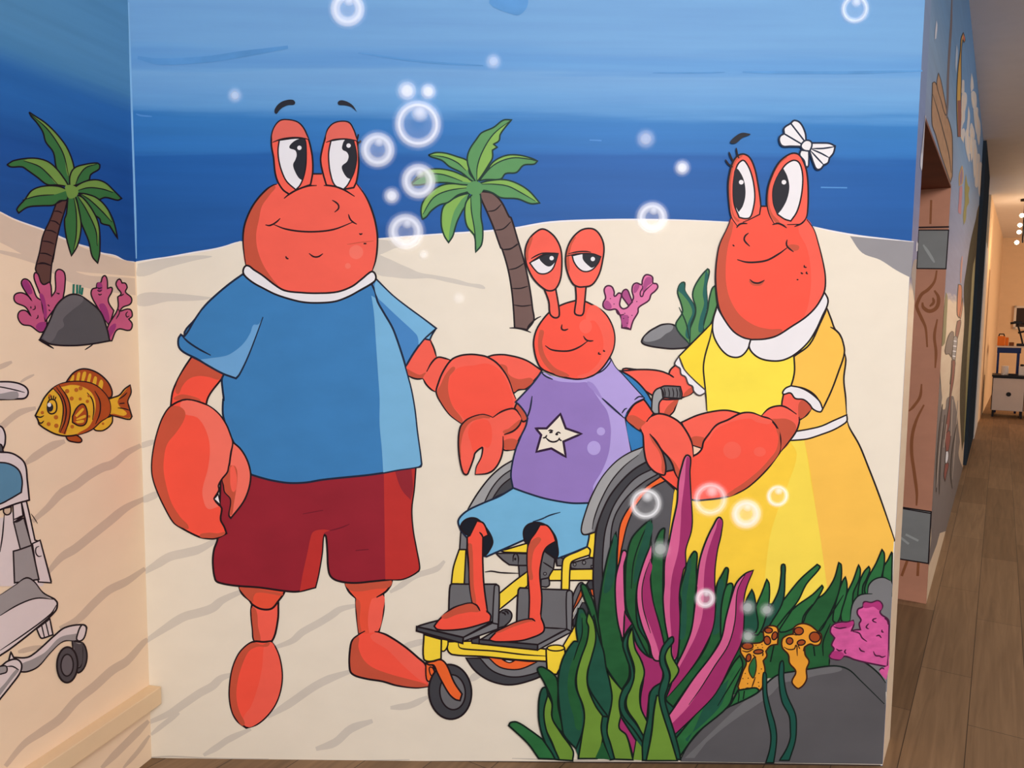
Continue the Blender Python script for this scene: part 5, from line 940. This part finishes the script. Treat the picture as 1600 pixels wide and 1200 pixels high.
coral('pink branching coral painted behind the rock, right over the palm foot', (76, 500), ['265,385! 250,270 225,200 200,130 205,98 222,105 250,165 292,152! 300,180 302,238! 325,200 325,100 345,78 378,100 380,180 370,245! 300,335'], ['230,220 255,230 275,330 265,370 250,290'], ['330,215 345,222 345,215', '280,285 290,295', '285,315 295,322'])
coral('pink coral with a ringed stub, painted just right of the dark rock', (165, 505), ['640,410! 565,290 535,230 540,195 565,187! 570,160 590,155 600,125 615,115 628,140 630,190! 655,185 655,210 635,250 640,280 667,320!'], ['570,160 590,155 600,180 590,210 572,195', '580,290 610,280 640,350 635,395'], ['570,185 580,190 598,185', '570,200 582,207 598,200', '575,222 585,228 597,222'])
coral('pink coral with knobby tips painted nearest to the corner of the walls', (172, 532), ['638,497! 630,420 690,310 690,240! 710,220 690,190 680,160 700,135 715,158! 735,160 745,185 735,210 770,245 765,280 720,300 700,325! 760,312 775,350 755,370! 775,400 760,435 690,430 655,497!'], ['640,420 680,400 650,470 637,480'], ['690,305 700,330 680,370', '750,325 738,340 745,358 758,350', '705,235 718,228 725,222'])
q = Paint(L)
for st in ('432,165 430,220', '452,168 452,220', '470,170 466,222', '484,185 478,228'): q.line('@0,400,.26667 ' + st, 3, paint('teal_tuft_paint', (40, 120, 100), 0.05))
o = q.build('painted_tuft'); tag(o, 'tiny teal grass tuft painted on top of the dark rock on the left wall', 'seaweed')
q = Paint(L); q.fill('@0,400,.26667 235,487! 290,380 330,290 390,235 450,225 520,265 590,330 625,420 643,497! 540,515 430,525 300,517', paint('left_rock_grey_paint', (92, 88, 90), 0.05), 2.3); q.fill('@0,400,.26667 250,480! 296,380 336,294 395,240 450,231 490,255 420,320 370,370 375,410 340,440 320,480 290,505', paint('left_rock_light_paint', (112, 106, 108), 0.05)); q.line('@0,400,.26667 225,490 270,515 315,542', 2.6); q.line('@0,400,.26667 545,518 520,535 497,550', 1.8)
o = q.build('painted_rock'); tag(o, 'dark grey rounded rock painted between pink corals on the left wall', 'rock')
# the striped fish
FY = paint('fish_yellow_paint', (240, 186, 52), 0.08, scale=20); FO = paint('fish_rust_orange_paint', (182, 82, 34), 0.08, scale=18); FS = paint('fish_spot_orange_paint', (196, 108, 40), 0.06)
fi = thing('painted_fish', L, 118, 690, 'orange and yellow striped fish with eyelashes painted on the left wall', 'fish')
K4 = '@0,400,.26667 '
mk(L, 'dorsal_fin', fi, ('f', K4 + '390,735! 430,685 480,662 540,670 600,705 645,760 655,820 620,830 500,745', FO, 2.2), *[('f', K4 + s_, FY) for s_ in ('408,735! 425,700 435,698 430,735!', '445,735! 455,685 470,682 462,735!', '475,738! 488,680 505,680 492,738!', '508,740! 522,690 535,692 525,745!', '540,750! 555,705 568,712 560,765!', '572,775! 590,725 605,740 595,790!')])
mk(L, 'tail_fin', fi, ('f', K4 + '600,850! 660,830 700,815 730,780 762,757! 768,800 748,850 755,880 773,940! 760,957 700,945 640,930 600,930', FY, 2.2), ('f', K4 + '690,850 740,780 762,762! 764,800 745,850 752,885 768,940! 755,950 700,940 650,925 740,930 700,880', FO), *[('l', K4 + s_, 1.7) for s_ in ('695,840 725,820 745,800', '700,865 730,862', '690,890 730,895 760,905', '612,850 615,900 600,920', '630,855 635,910')])
mk(L, 'pelvic_fin', fi, ('f', K4 + '660,935! 655,980 610,1020 565,1023 545,1010! 600,960', FY, 2), ('o', 161, 662, 2, 2, FS))
mk(L, 'pelvic_fin', fi, ('f', K4 + '385,1055! 400,1080 435,1090 470,1092 480,1080 465,1060 410,1030!', FO, 2))
mk(L, 'body', fi, ('f', K4 + '207,935! 235,880 260,830 310,775 370,745 450,735 530,745 590,780 640,850 640,930 590,970 540,1015 480,1040 400,1055 330,1045 260,1010 228,985! 222,960', FY, 2.3),
   ('f', K4 + '335,765 370,747 450,737 530,747 590,782 640,852 640,930 590,968 540,1012 480,1040 450,1045 520,1000 550,940 560,860 535,800 480,765 420,755 370,765', FO), ('f', K4 + '310,775! 340,757! 390,810 412,880 405,960 385,1045! 345,1035! 370,960 372,870 350,815', FO),
   *[('l', K4 + s_, 1.9) for s_ in ('330,768 370,830 388,900 380,970 352,1035', '345,755 395,830 412,900 400,980 375,1045', '310,775 350,820 370,880 365,960 345,1030', '510,800 540,840 550,900 542,960', '555,790 585,850 585,920 560,985', '207,935 235,945 258,935', '222,968 240,980 258,965')],
   *[('o', x * .26667, 400 + y * .26667, r * .26667, r * .26667, FS) for x, y, r in ((393, 792, 13), (447, 785, 12), (420, 835, 12), (472, 775, 12), (470, 838, 9), (512, 852, 10), (328, 945, 13), (285, 985, 12), (330, 995, 13), (423, 1000, 11), (248, 918, 10), (292, 820, 10), (522, 940, 8), (520, 820, 8))])
mk(L, 'pectoral_fin', fi, ('f', K4 + '425,940! 450,890 485,867 505,890 512,940 500,985 465,995 425,975!', FO, 2), *[('f', K4 + s_, FY) for s_ in ('440,935! 485,890 492,900 450,945!', '445,955! 500,930 502,945 450,962!', '440,970! 490,960 490,975 455,980!')])
e = mk(L, 'eye', fi, ('f', K4 + '278,885 285,850 305,840 325,850 333,885 325,915 300,925 282,912', FY, 2)); mk(L, 'pupil', e, ('o', 293 * .26667, 400 + 887 * .26667, 5.2, 6.8, PUPIL)); mk(L, 'eye_glint', e, ('o', 289 * .26667, 400 + 872 * .26667, 3, 3.4, WHITE))
for s_ in ('290,842 286,825', '302,838 300,818', '313,838 315,818', '322,842 328,825'): mk(L, 'eyelash', fi, ('l', K4 + s_, 1.6))
# the white wheeled chair cut by the frame edge
EQW = paint('equipment_white_paint', (232, 216, 214), 0.02); EQG = paint('equipment_grey_paint', (164, 156, 155), 0.03); EQD = paint('equipment_dark_wheel_paint', (84, 78, 82), 0.04)
ch = thing('painted_therapy_chair', L, 0, 1090, 'white wheeled therapy chair with blue seat painted at the left photo edge', 'wheeled chair')
K5, K8 = '@0,580,.26667 ', '@0,860,.2834 '
mk(L, 'arm_rest', ch, ('f', K5 + '-300,70! 0,62 80,65 140,85 165,118 150,155 100,162 0,165 -300,175!', EQW, 2.4), ('f', K5 + '-300,150! 0,132 100,120 102,158 0,163 -300,172!', EQG), ('l', K5 + '-100,82 0,92 80,108 145,125', 1.8))
mk(L, 'back_panel', ch, ('f', K5 + '-300,300! 0,322 28,360 30,420 20,450! -300,500!', EQW, 2.4), ('f', K5 + '-300,480! 0,428 18,470 15,540 -10,600! -300,640!', paint('equipment_dark_grey_paint', (86, 84, 86), 0.03), 2.2))
mk(L, 'base_plate', ch, ('f', K5 + '-300,770! 0,860 80,830 130,1000 280,1200! 250,1260! -300,1260!', EQW))
mk(L, 'post', ch, ('f', K5 + '125,765! 155,762! 175,850 205,990! 238,1000! 300,1230! 225,1235! 180,1010!', EQW, 2.2), ('f', K5 + '190,1010! 235,990! 290,1200 300,1240! 225,1235!', EQW, 2), ('l', K5 + '230,1025 212,1035 210,1065 225,1085 245,1082', 1.8))
mk(L, 'cylinder', ch, ('f', K5 + '75,770! 125,765! 135,850! 80,885!', EQW, 2), ('f', K5 + '80,885! 140,860! 182,1010! 190,1030! 120,1048!', EQG, 2), ('f', K5 + '78,1055! 115,1045! 185,1020! 228,1220! 85,1240!', EQG, 2.2), ('l', K5 + '78,870 100,862 130,845', 2), ('l', K5 + '80,885 100,882 132,866', 2), ('f', K5 + '22,805! 65,795! 62,830 40,842 22,828', paint('equipment_beige_paint', (214, 186, 160), 0.02), 2))
mk(L, 'side_line', ch, ('l', K5 + '25,840 15,960 0,1060', 2), ('l', K5 + '182,835 200,860 220,892', 1.2))
mk(L, 'seat', ch, ('f', K5 + '-300,480! 30,475 90,490 145,540 160,640 172,755! 90,778 0,812! -300,900!', EQW, 2.5), ('f', K5 + '-300,540! 0,535 60,545 110,580 130,640 125,710! 60,748 0,778 -300,860!', paint('equipment_seat_blue_paint', (94, 142, 172), 0.05), 2.2))
mk(L, 'foot_board', ch, ('f', K8 + '-300,420! 0,250 90,190 145,152 185,170 235,232 300,268! 316,290 305,335 200,430 60,540 0,580! -300,750!', EQW, 2.5), ('f', K8 + '-300,400! 0,248 90,190 145,156 185,174 235,236 280,262! 200,264 100,300 0,360 -300,520!', EQG), ('l', K8 + '0,360 100,300 200,264 298,270', 2), ('l', K8 + '312,300 280,350 150,450 0,552', 2))
mk(L, 'bracket', ch, ('f', K8 + '202,432! 275,378! 292,465! 232,485 222,478', EQW, 2.2), ('l', K8 + '230,415 245,480', 1.8), ('l', K8 + '252,398 270,472', 1.8))
mk(L, 'base_leg', ch, ('f', K8 + '60,560! 75,590! 150,590 200,560 300,470 360,425 460,410 478,430 440,500! 350,500 280,560 210,640 150,668 100,668! 40,640!', EQW, 2.4), ('f', K8 + '115,630 180,600 250,560 330,480 425,458! 425,492 350,498 280,558 210,636 150,664 120,660', EQG), ('f', K8 + '425,470 450,412 472,418 476,440 462,485 440,500 424,492', EQW, 2.2))
mk(L, 'base_leg', ch, ('f', K8 + '-200,660! 0,640 40,612 90,600 118,625 112,672 60,745 0,820! -200,1100!', EQW, 2.4), ('f', K8 + '-200,1060! 0,800 60,720 105,665! 90,655 20,740 -200,960!', EQG), ('f', K8 + '-100,660! 0,640 35,640 30,675 -100,690!', EQG, 2), ('l', K8 + '38,640 70,640 105,660', 2))
cw2 = mk(L, 'caster_wheel', ch, ('f', K8 + '430,520 455,510 478,560 475,620 450,665 425,672 400,560', EQD, 2.3))
mk(L, 'caster_fork', ch, ('f', K8 + '398,500! 450,508! 455,560 445,640 425,650! 405,560', EQG, 2), ('f', K8 + '400,500! 440,516 455,506! 452,620 430,640 412,560', EQD))
cw3 = mk(L, 'caster_wheel', ch, ('o', 371 * .2834, 860 + 631 * .2834, 57 * .2834, 98 * .2834, EQD, 2.6, 0.03, 36))
mk(L, 'hub', cw3, ('o', 370 * .2834, 860 + 633 * .2834, 34 * .2834, 60 * .2834, paint('equipment_hub_grey_paint', (112, 104, 108), 0.03), 2, 0.03, 28))
# ------------------------------------------------------------------ painted figures along the corridor wall (seen at a glancing angle)
LET = paint('lettering_white_paint', (196, 190, 188), 0.06)
C.layer += 2e-4
lt = thing('painted_lettering', C, 1520, 300, 'tall white hand painted lettering high on the corridor mural', 'lettering')
K6 = '@1480,100,.11667 '
for st in ('200,215! 225,215 230,290 225,400 205,400! 190,380 195,300', '200,400 245,380 265,440 260,540 240,640 235,760 215,800 190,880 168,890! 165,800 175,700 190,600', '195,880! 225,860 240,920 225,1010 218,1065! 205,960', '282,560! 300,640 305,720 295,850 280,960 262,1000! 262,860 275,700',
           '300,900! 320,790 345,830 370,930 360,1020 345,1060 320,1000 305,980', '265,1000! 290,960 330,1080 335,1200! 270,1200!', '345,1050! 375,1010 385,1100 380,1200! 350,1200!', '325,120! 345,200 355,300 350,330 320,380! 312,300', '318,390! 350,360 385,400 395,520 380,600 350,600 325,500', '350,610! 405,580 415,680 440,780 445,900 430,990 400,960 370,830', '405,960! 432,980 430,1080 418,1070!'):
    mk(C, 'letter', lt, ('f', K6 + st, LET))
K7 = '@1480,200,.16667 '
for st in ('90,0! 130,0 155,60 155,140! 130,100 115,20', '165,60! 185,0 205,0 200,120 215,300 205,320! 185,250 170,170', '215,20! 240,60 245,200 225,330! 215,200', '245,120! 270,150 285,260 275,420 250,470! 240,330 235,240', '260,340! 290,240 305,330 300,480 280,560 260,540', '300,330! 320,320 335,420 330,560 320,680! 295,610 290,480', '310,310! 345,380 345,430 330,480!', '275,0! 300,0 305,120 295,165! 280,90'):
    mk(C, 'letter', lt, ('f', K7 + st, LET))
for st in ('115,30 150,120', '190,20 195,240', '228,60 228,300', '262,190 258,440', '285,330 275,520', '312,400 310,620', '330,400 322,580'):
    mk(C, 'letter_gap', lt, ('l', K7 + st, 1.0, CSEA, False))
for st in ('210,420 205,600 190,760', '240,450 225,620', '335,450 365,560', '385,640 420,860', '320,860 345,980', '300,1020 320,1180'):
    mk(C, 'letter_gap', lt, ('l', K6 + st, 0.9, CSEA, False))
MUST = paint('mustard_mast_paint', (196, 152, 72), 0.06)
ms = thing('painted_mast', C, 1497, 215, 'yellow brown pole with a red tip painted on the corridor mural before the lettering', 'painted pole')
mk(C, 'pole', ms, ('f', '@1440,0,.13333 490,380! 510,470 495,500! 485,450 465,640 465,900 460,1200 455,1600! 425,1600! 412,1200 425,850 455,580 465,450', MUST, 1.0), ('f', '@1440,0,.13333 420,1180! 460,1180 455,1600 430,1600!', paint('dark_red_pole_paint', (132, 74, 66), 0.05)))
mk(C, 'tip', ms, ('f', '@1440,0,.13333 488,400! 508,440 505,480! 485,460', paint('red_tip_paint', (190, 100, 80), 0.03)))
mk(C, 'pale_streak', ms, ('f', '@1440,0,.13333 410,520! 425,600 415,760 405,860! 395,760', paint('pale_blue_streak', (170, 184, 204), 0.03)))
kp = thing('painted_seaweed', C, 1507, 360, 'olive plant painted under the lettering on the corridor mural', 'seaweed')
mk(C, 'leaf', kp, ('f', '@1480,200,.16667 175,430! 195,540 210,560 200,620 205,700 185,740 175,860 155,910! 150,820 165,700 165,560', paint('olive_leaf_paint', (140, 134, 70), 0.08)))
fg = thing('painted_flower', C, 1500, 345, 'mauve flower with a yellow rim painted beside the olive plant on the corridor mural', 'painted flower')
mk(C, 'petal', fg, ('f', '@1480,200,.16667 140,355! 150,430 140,520 115,540! 115,440', paint('mauve_paint', (140, 110, 130), 0.04), 1, MUST)); mk(C, 'stem', fg, ('f', '@1480,200,.16667 115,560! 140,540 135,700 130,810! 105,790 110,680', paint('rose_stem_paint', (180, 120, 130), 0.05)))
for i, (st, lb) in enumerate((('@1440,0,.13333 175,240! 185,300 172,450! 155,460! 160,360', 'long pale bubble streak at the top of the corridor mural by the main wall'), ('@1360,0,.25 318,940! 330,960 330,1020 320,1070! 312,1030', 'pale bubble on the corridor wall end, level with the white bow'), ('@1360,300,.25 290,305! 300,330 298,370! 285,372! 286,330', 'pale bubble at the sand line on the end of the main wall'))):
    q = Paint(C); q.fill(st, paint('pale_bubble_streak', (206, 208, 220), 0.02)); o = q.build('painted_bubble'); tag(o, lb, 'bubble', 'bubbles painted on the corridor wall')
cb = thing('painted_figure', C, 1490, 750, 'small red creature with striped socks painted low on the corridor mural', 'painted creature')
ORF = paint('figure_orange_red_paint', (208, 106, 66), 0.06); MRF = paint('figure_dark_red_paint', (136, 66, 62), 0.05)
K9 = '@1460,390,.175 '
mk(C, 'antenna', cb, ('l', K9 + '248,60 240,180 235,300', 2.2, paint('figure_rose_paint', (190, 130, 120))))
mk(C, 'body', cb, ('f', K9 + '215,310! 240,320 245,420 235,560 220,610! 205,580 205,450', ORF, 1), ('f', K9 + '255,425! 250,520 235,620! 225,600 240,500', ORF, .8))
mk(C, 'shirt', cb, ('f', K9 + '205,640! 235,630 225,720 205,800! 190,780 195,700', MRF, .8))
mk(C, 'socks', cb, ('f', K9 + '170,790! 190,770 205,800 195,900 185,990! 160,980 165,880', paint('sock_grey_paint', (150, 146, 146), 0.03), .8), *[('l', K9 + s_, 1.6, WHITE) for s_ in ('170,815 198,820', '168,860 196,865', '165,905 192,910', '163,950 188,955')])
mk(C, 'trousers', cb, ('f', K9 + '155,990! 185,990 175,1100 165,1200 140,1200! 150,1100', MRF, .8), ('f', '@1440,560,.18333 270,10! 285,20 275,180 250,330 240,560 215,640 190,690! 205,580 235,380 250,200', MRF, .8), ('f', '@1440,560,.18333 195,650! 240,620 235,760 215,800 205,760', MRF, .8))
mk(C, 'shoe', cb, ('f', '@1440,560,.18333 207,795! 225,790 228,850 215,895! 202,890', WHITE, .8)); mk(C, 'shoe', cb, ('f', '@1440,560,.18333 200,900! 230,895 215,980 200,1050! 190,1000', MRF, .8))
q = Paint(C); q.fill('@1460,390,.175 60,830! 75,640 105,380! 118,420 110,620 95,830 72,865!', paint('dull_green_kelp_paint', (118, 116, 72), 0.05)); o = q.build('painted_seaweed'); tag(o, 'narrow dull green blade painted beside the far terracotta jamb', 'seaweed')
q = Paint(C); q.fill('@1460,390,.175 95,900! 120,790 155,730 172,740 165,860 150,960! 130,930 105,935', paint('grey_brown_rock_paint', (112, 100, 96), 0.05), .8); o = q.build('painted_rock'); tag(o, 'grey brown stone painted next to the striped socks on the corridor mural', 'rock')
for st, lb in (('130,1180 120,900 150,640 185,400', 'front'), ('155,1180 150,1000 180,800 200,560', 'back')): pass
wh = thing('painted_bicycle', C, 1476, 800, 'long dark wheel outline with pale spokes painted at the bottom of the corridor mural', 'painted bicycle')
for st in ('180,390 150,640 130,900 125,1140', '200,480 175,700 160,900 150,1160'): mk(C, 'rim_line', wh, ('l', '@1440,560,.18333 ' + st, 1.8, paint('near_black_rim', (54, 48, 48))))
for st in ('180,540 150,800 128,1100', '215,560 190,760', '265,350 250,660', '310,360 285,720 262,1030'): mk(C, 'spoke_line', wh, ('l', '@1440,560,.18333 ' + st, 1.3, paint('pale_spoke_paint', (176, 160, 148))))
mk(C, 'rim_line', wh, ('l', '@1440,560,.18333 300,560 265,760 248,980 262,1110', 1.8, MATS['near_black_rim']))

# ------------------------------------------------------------------ far end of the corridor
BLK = paint('black_metal', (34, 30, 32), 0.03, 0.4, 0.8); CABW = paint('cabinet_white', (214, 200, 190), 0.02, 0.45); NAVB = paint('navy_blue_steel', (30, 50, 110), 0.05, 0.4, 0.8)
ORT = paint('tool_orange', (226, 120, 36), 0.06, 0.45); BOXB = paint('brown_box', (120, 74, 44), 0.08); PAPER = paint('white_paper', (232, 222, 214), 0.02)
ang = math.atan2(N.y, N.x)
f0 = floor_at(1547, 651)
s0 = (f0 - A).dot(D); n0 = (f0 - A).dot(N)
def at(s, n, z): p = A + D * s + N * n; return (p.x, p.y, z)
def lbox(q, s, n, z, hs, hn, hz): return q.box(at(s, n, z), (hn, hs, hz), ang)
def root(name, s, n, z, label, cat, group=None):
    o = bpy.data.objects.new(name, None); COL.objects.link(o); o.location = at(s, n, z); o['base'] = list(o.location); return tag(o, label, cat, group)
DEP = (f0 - CAM).length; PX = DEP / FOC / 1.05      # metres per pixel there
NPX = f0.y / 1422                                    # the same, measured along the front of the cabinets
W_ = 51 * NPX; HC = 58 * PX
c = root('cabinet', s0 + .25, n0 + W_ / 2, 0, 'white cabinet with one round dark hole, at the far end of the corridor', 'cabinet')
lbox(Solid(), s0 + .27, n0 + W_/2, HC*.57, .25, W_/2, HC*.40).build('body', BLK, c)
dd = lbox(Solid(), s0 + .01, n0 + W_/2, HC*.55, .012, W_/2 - .01, HC*.385).build('door', CABW, c, bevel=0.004)
hh = Solid(); _c = Vector(at(s0 - .004, n0 + W_*.52, HC*.56)); hh.tube([_c + D*.004, _c - D*.006], .034, 18); hh.build('knob_hole', BLK, dd)
lbox(Solid(), s0 + .25, n0 + W_/2, HC*.985, .27, W_/2 + .01, .014).build('top', BLK, c)
for ss in (.03, .47):
    for nn in (.03, W_ - .03): lbox(Solid(), s0 + ss, n0 + nn, HC*.085, .015, .015, HC*.085).build('leg', BLK, c)
c = root('cabinet', s0 + .25, n0 + W_*1.55, 0, 'second cabinet cut by the right photo edge beside the holed white one', 'cabinet')
lbox(Solid(), s0 + .27, n0 + W_*1.55, HC*.57, .25, W_/2 - .02, HC*.40).build('body', CABW, c); lbox(Solid(), s0 + .25, n0 + W_*1.55, HC*.985, .27, W_/2 - .015, .014).build('top', BLK, c)
for ss in (.03, .47):
    for nn in (W_*1.1, W_*2 - .03): lbox(Solid(), s0 + ss, n0 + nn, HC*.085, .015, .015, HC*.085).build('leg', BLK, c)
top = HC*.985 + .014
def lathe(name, s, n, z, prof, mt, par=None): q = Solid(); q.lathe(at(s, n, z), prof); return q.build(name, mt, par)
o = lathe('paper_roll', s0 + .2, n0 + W_*.36, top, [(.015, 0), (.05, 0), (.05, .14), (.015, .14)], PAPER); tag(o, 'white paper roll standing on the holed white cabinet', 'paper roll')
b_ = root('bottle', s0 + .2, n0 + W_*.88, top, 'white square bottle with dark lid on the cabinet, right of the paper roll', 'bottle')
lbox(Solid(), s0 + .2, n0 + W_*.88, top + .07, .04, .042, .07).build('body', PAPER, b_, bevel=0.008); lathe('cap', s0 + .2, n0 + W_*.88, top + .14, [(.022, 0), (.026, .008), (.026, .03), (.01, .035)], BLK, b_)
tr_ = root('tray', s0 + .12, n0 + W_*.62, top, 'low dark tray lying on the holed white cabinet between roll and bottle', 'tray')
lbox(Solid(), s0 + .1, n0 + W_*.62, top + .012, .05, .06, .012).build('dish', BLK, tr_)
o = lathe('small_cup', s0 + .08, n0 + W_*.30, top, [(.02, 0), (.028, .03), (.022, .03), (.016, .006)], PAPER); tag(o, 'tiny pale cup at the front of the cabinet under the paper roll', 'cup')
# blue steel table behind
s1 = s0 + .75; HT = HC + 36 * PX * (DEP + .6) / DEP * 0.98
tb = root('steel_table', s1 + .3, n0 + W_*.4, 0, 'navy blue steel table standing behind the white cabinets', 'table')
x0, x1 = n0 + 4 * NPX, n0 + 43 * NPX
lbox(Solid(), s1, (x0 + x1)/2, HT - .045, .02, (x1 - x0)/2, .045).build('front_rail', NAVB, tb)
lbox(Solid(), s1 + .3, (x0 + x1)/2 + .1, HT + .012, .33, (x1 - x0)/2 + .12, .012).build('table_top', CABW, tb)
for ss in (.0, .6):
    for nn in (x0 + .02, x1 - .03): lbox(Solid(), s1 + ss, nn, HT/2 - .03, .02, .016, HT/2 - .03).build('leg', NAVB, tb)
zt = HT + .024
tl = root('cordless_tool', s1 + .15, x0 + .14, zt, 'orange cordless tool with black handle on the navy steel table', 'tool')
lbox(Solid(), s1 + .15, x0 + .05, zt + .08, .05, .055, .08).build('body', ORT, tl, bevel=0.015); lbox(Solid(), s1 + .16, x0 + .13, zt + .07, .04, .022, .07).build('battery', ORT, tl, bevel=0.01)
q = Solid(); q.tube([at(s1 + .15, x0 + .01, zt + .155), at(s1 + .15, x0 + .02, zt + .195), at(s1 + .15, x0 + .08, zt + .195), at(s1 + .15, x0 + .09, zt + .155)], .011); q.build('handle', BLK, tl)
o = lbox(Solid(), s1 + .2, x0 + .195, zt + .03, .06, .035, .03).build('box', BOXB, bevel=0.004); tag(o, 'low brown box on the navy steel table, right of the orange tool', 'box')
am = root('clamp_arm', s1 + .15, x1 - .02, zt, 'black jointed clamp arm rising from the navy steel table', 'clamp arm')
AX = x1 + 2 * NPX
q = Solid(); lbox(q, s1 + .15, AX - .01, zt + .022, .05, .075, .022); q.build('base', BLK, am, bevel=0.008)
q = Solid(); q.tube([at(s1 + .15, AX, zt + .044), at(s1 + .15, AX - .045, zt + .22)], .014); q.build('lower_arm', BLK, am)
q = Solid(); q.tube([at(s1 + .15, AX - .075, zt + .22), at(s1 + .15, AX + .03, zt + .25)], .017); q.build('joint', BLK, am)
q = Solid(); q.tube([at(s1 + .15, AX - .05, zt + .23), at(s1 + .15, AX - .09, zt + .37)], .014); q.build('upper_arm', BLK, am)
q = Solid(); lbox(q, s1 + .15, AX - .085, zt + .39, .04, .06, .022); q.tube([at(s1 + .15, AX - .19, zt + .375), at(s1 + .15, AX - .13, zt + .385)], .02); q.tube([at(s1 + .15, AX - .04, zt + .375), at(s1 + .15, AX + .04, zt + .36)], .014); q.build('head', BLK, am)
# dark window on the far wall
PF = Plane(Vector((*cp(S4), 0)), -D)
v0, v1, v2 = PF.at(1585, 478), PF.at(1640, 478), PF.at(1585, 514)
def fs(v): return (v - A).dot(N)
wn0, wn1, wz1, wz0 = fs(v0), fs(v0) + 1.6, v0.z, v2.z
q = Solid()
t_ = .045
for (a, b, z0_, z1_) in ((wn0, wn1, wz1 - t_, wz1), (wn0, wn1, wz0, wz0 + t_), (wn0, wn0 + t_, wz0, wz1), (wn1 - t_, wn1, wz0, wz1)):
    q.prism([cp(S4 - .05, a), cp(S4 - .05, b), cp(S4, b), cp(S4, a)], z0_, z1_)
o = q.build('window_1', paint('white_window_frame', (226, 214, 200), 0.02)); tag(o, kind='structure')
q = Solid().prism([cp(S4 - .025, wn0 + .02), cp(S4 - .025, wn1 - .02), cp(S4 - .005, wn1 - .02), cp(S4 - .005, wn0 + .02)], wz0 + .02, wz1 - .02)
q.build('pane', paint('dark_window_pane', (58, 44, 38), 0.05, 0.5), o)
# pendant cluster of small bright bulbs
lampm, nt, b = newmat('warm_bulb_glow'); b.inputs['Emission Color'].default_value = (1, .8, .55, 1); b.inputs['Emission Strength'].default_value = 14; b.inputs['Base Color'].default_value = (1, .9, .8, 1)
PL = S3 + 4.6
PLN = Plane(Vector((*cp(PL), 0)), -D)
bp_ = PLN.at(1599, 358); pn = fs(bp_)
pd = root('pendant_lamp', PL, pn, CEIL, 'pendant lamp with small glowing bulbs hanging in the far room', 'lamp')
q = Solid(); q.tube([at(PL, pn, CEIL), at(PL, pn, bp_.z - .2)], .012); q.build('rod', BLK, pd)
q = Solid(); q.lathe(at(PL, pn, CEIL - .03), [(.06, 0), (.06, .03)]); q.build('canopy', BLK, pd)
for dz, dn in ((.20, -.03), (.06, -.045), (-.04, -.05), (-.19, -.07), (.14, .1), (0, .12), (-.12, .1)):
    q = Solid(); q.lathe(at(PL, pn + dn, bp_.z + dz), [(.004, -.03), (.022, -.02), (.03, 0), (.022, .02), (.004, .03)], 14); q.build('bulb', lampm, pd)
point('pendant_light', at(PL, pn, bp_.z - .35), 10, (1, .66, .38), .12)
point('far_room_fill_light', at(12.8, 4.2, 1.7), 330, (1, .68, .42), .3)  # extra point light out of view, added to brighten the far wall
strip_base()
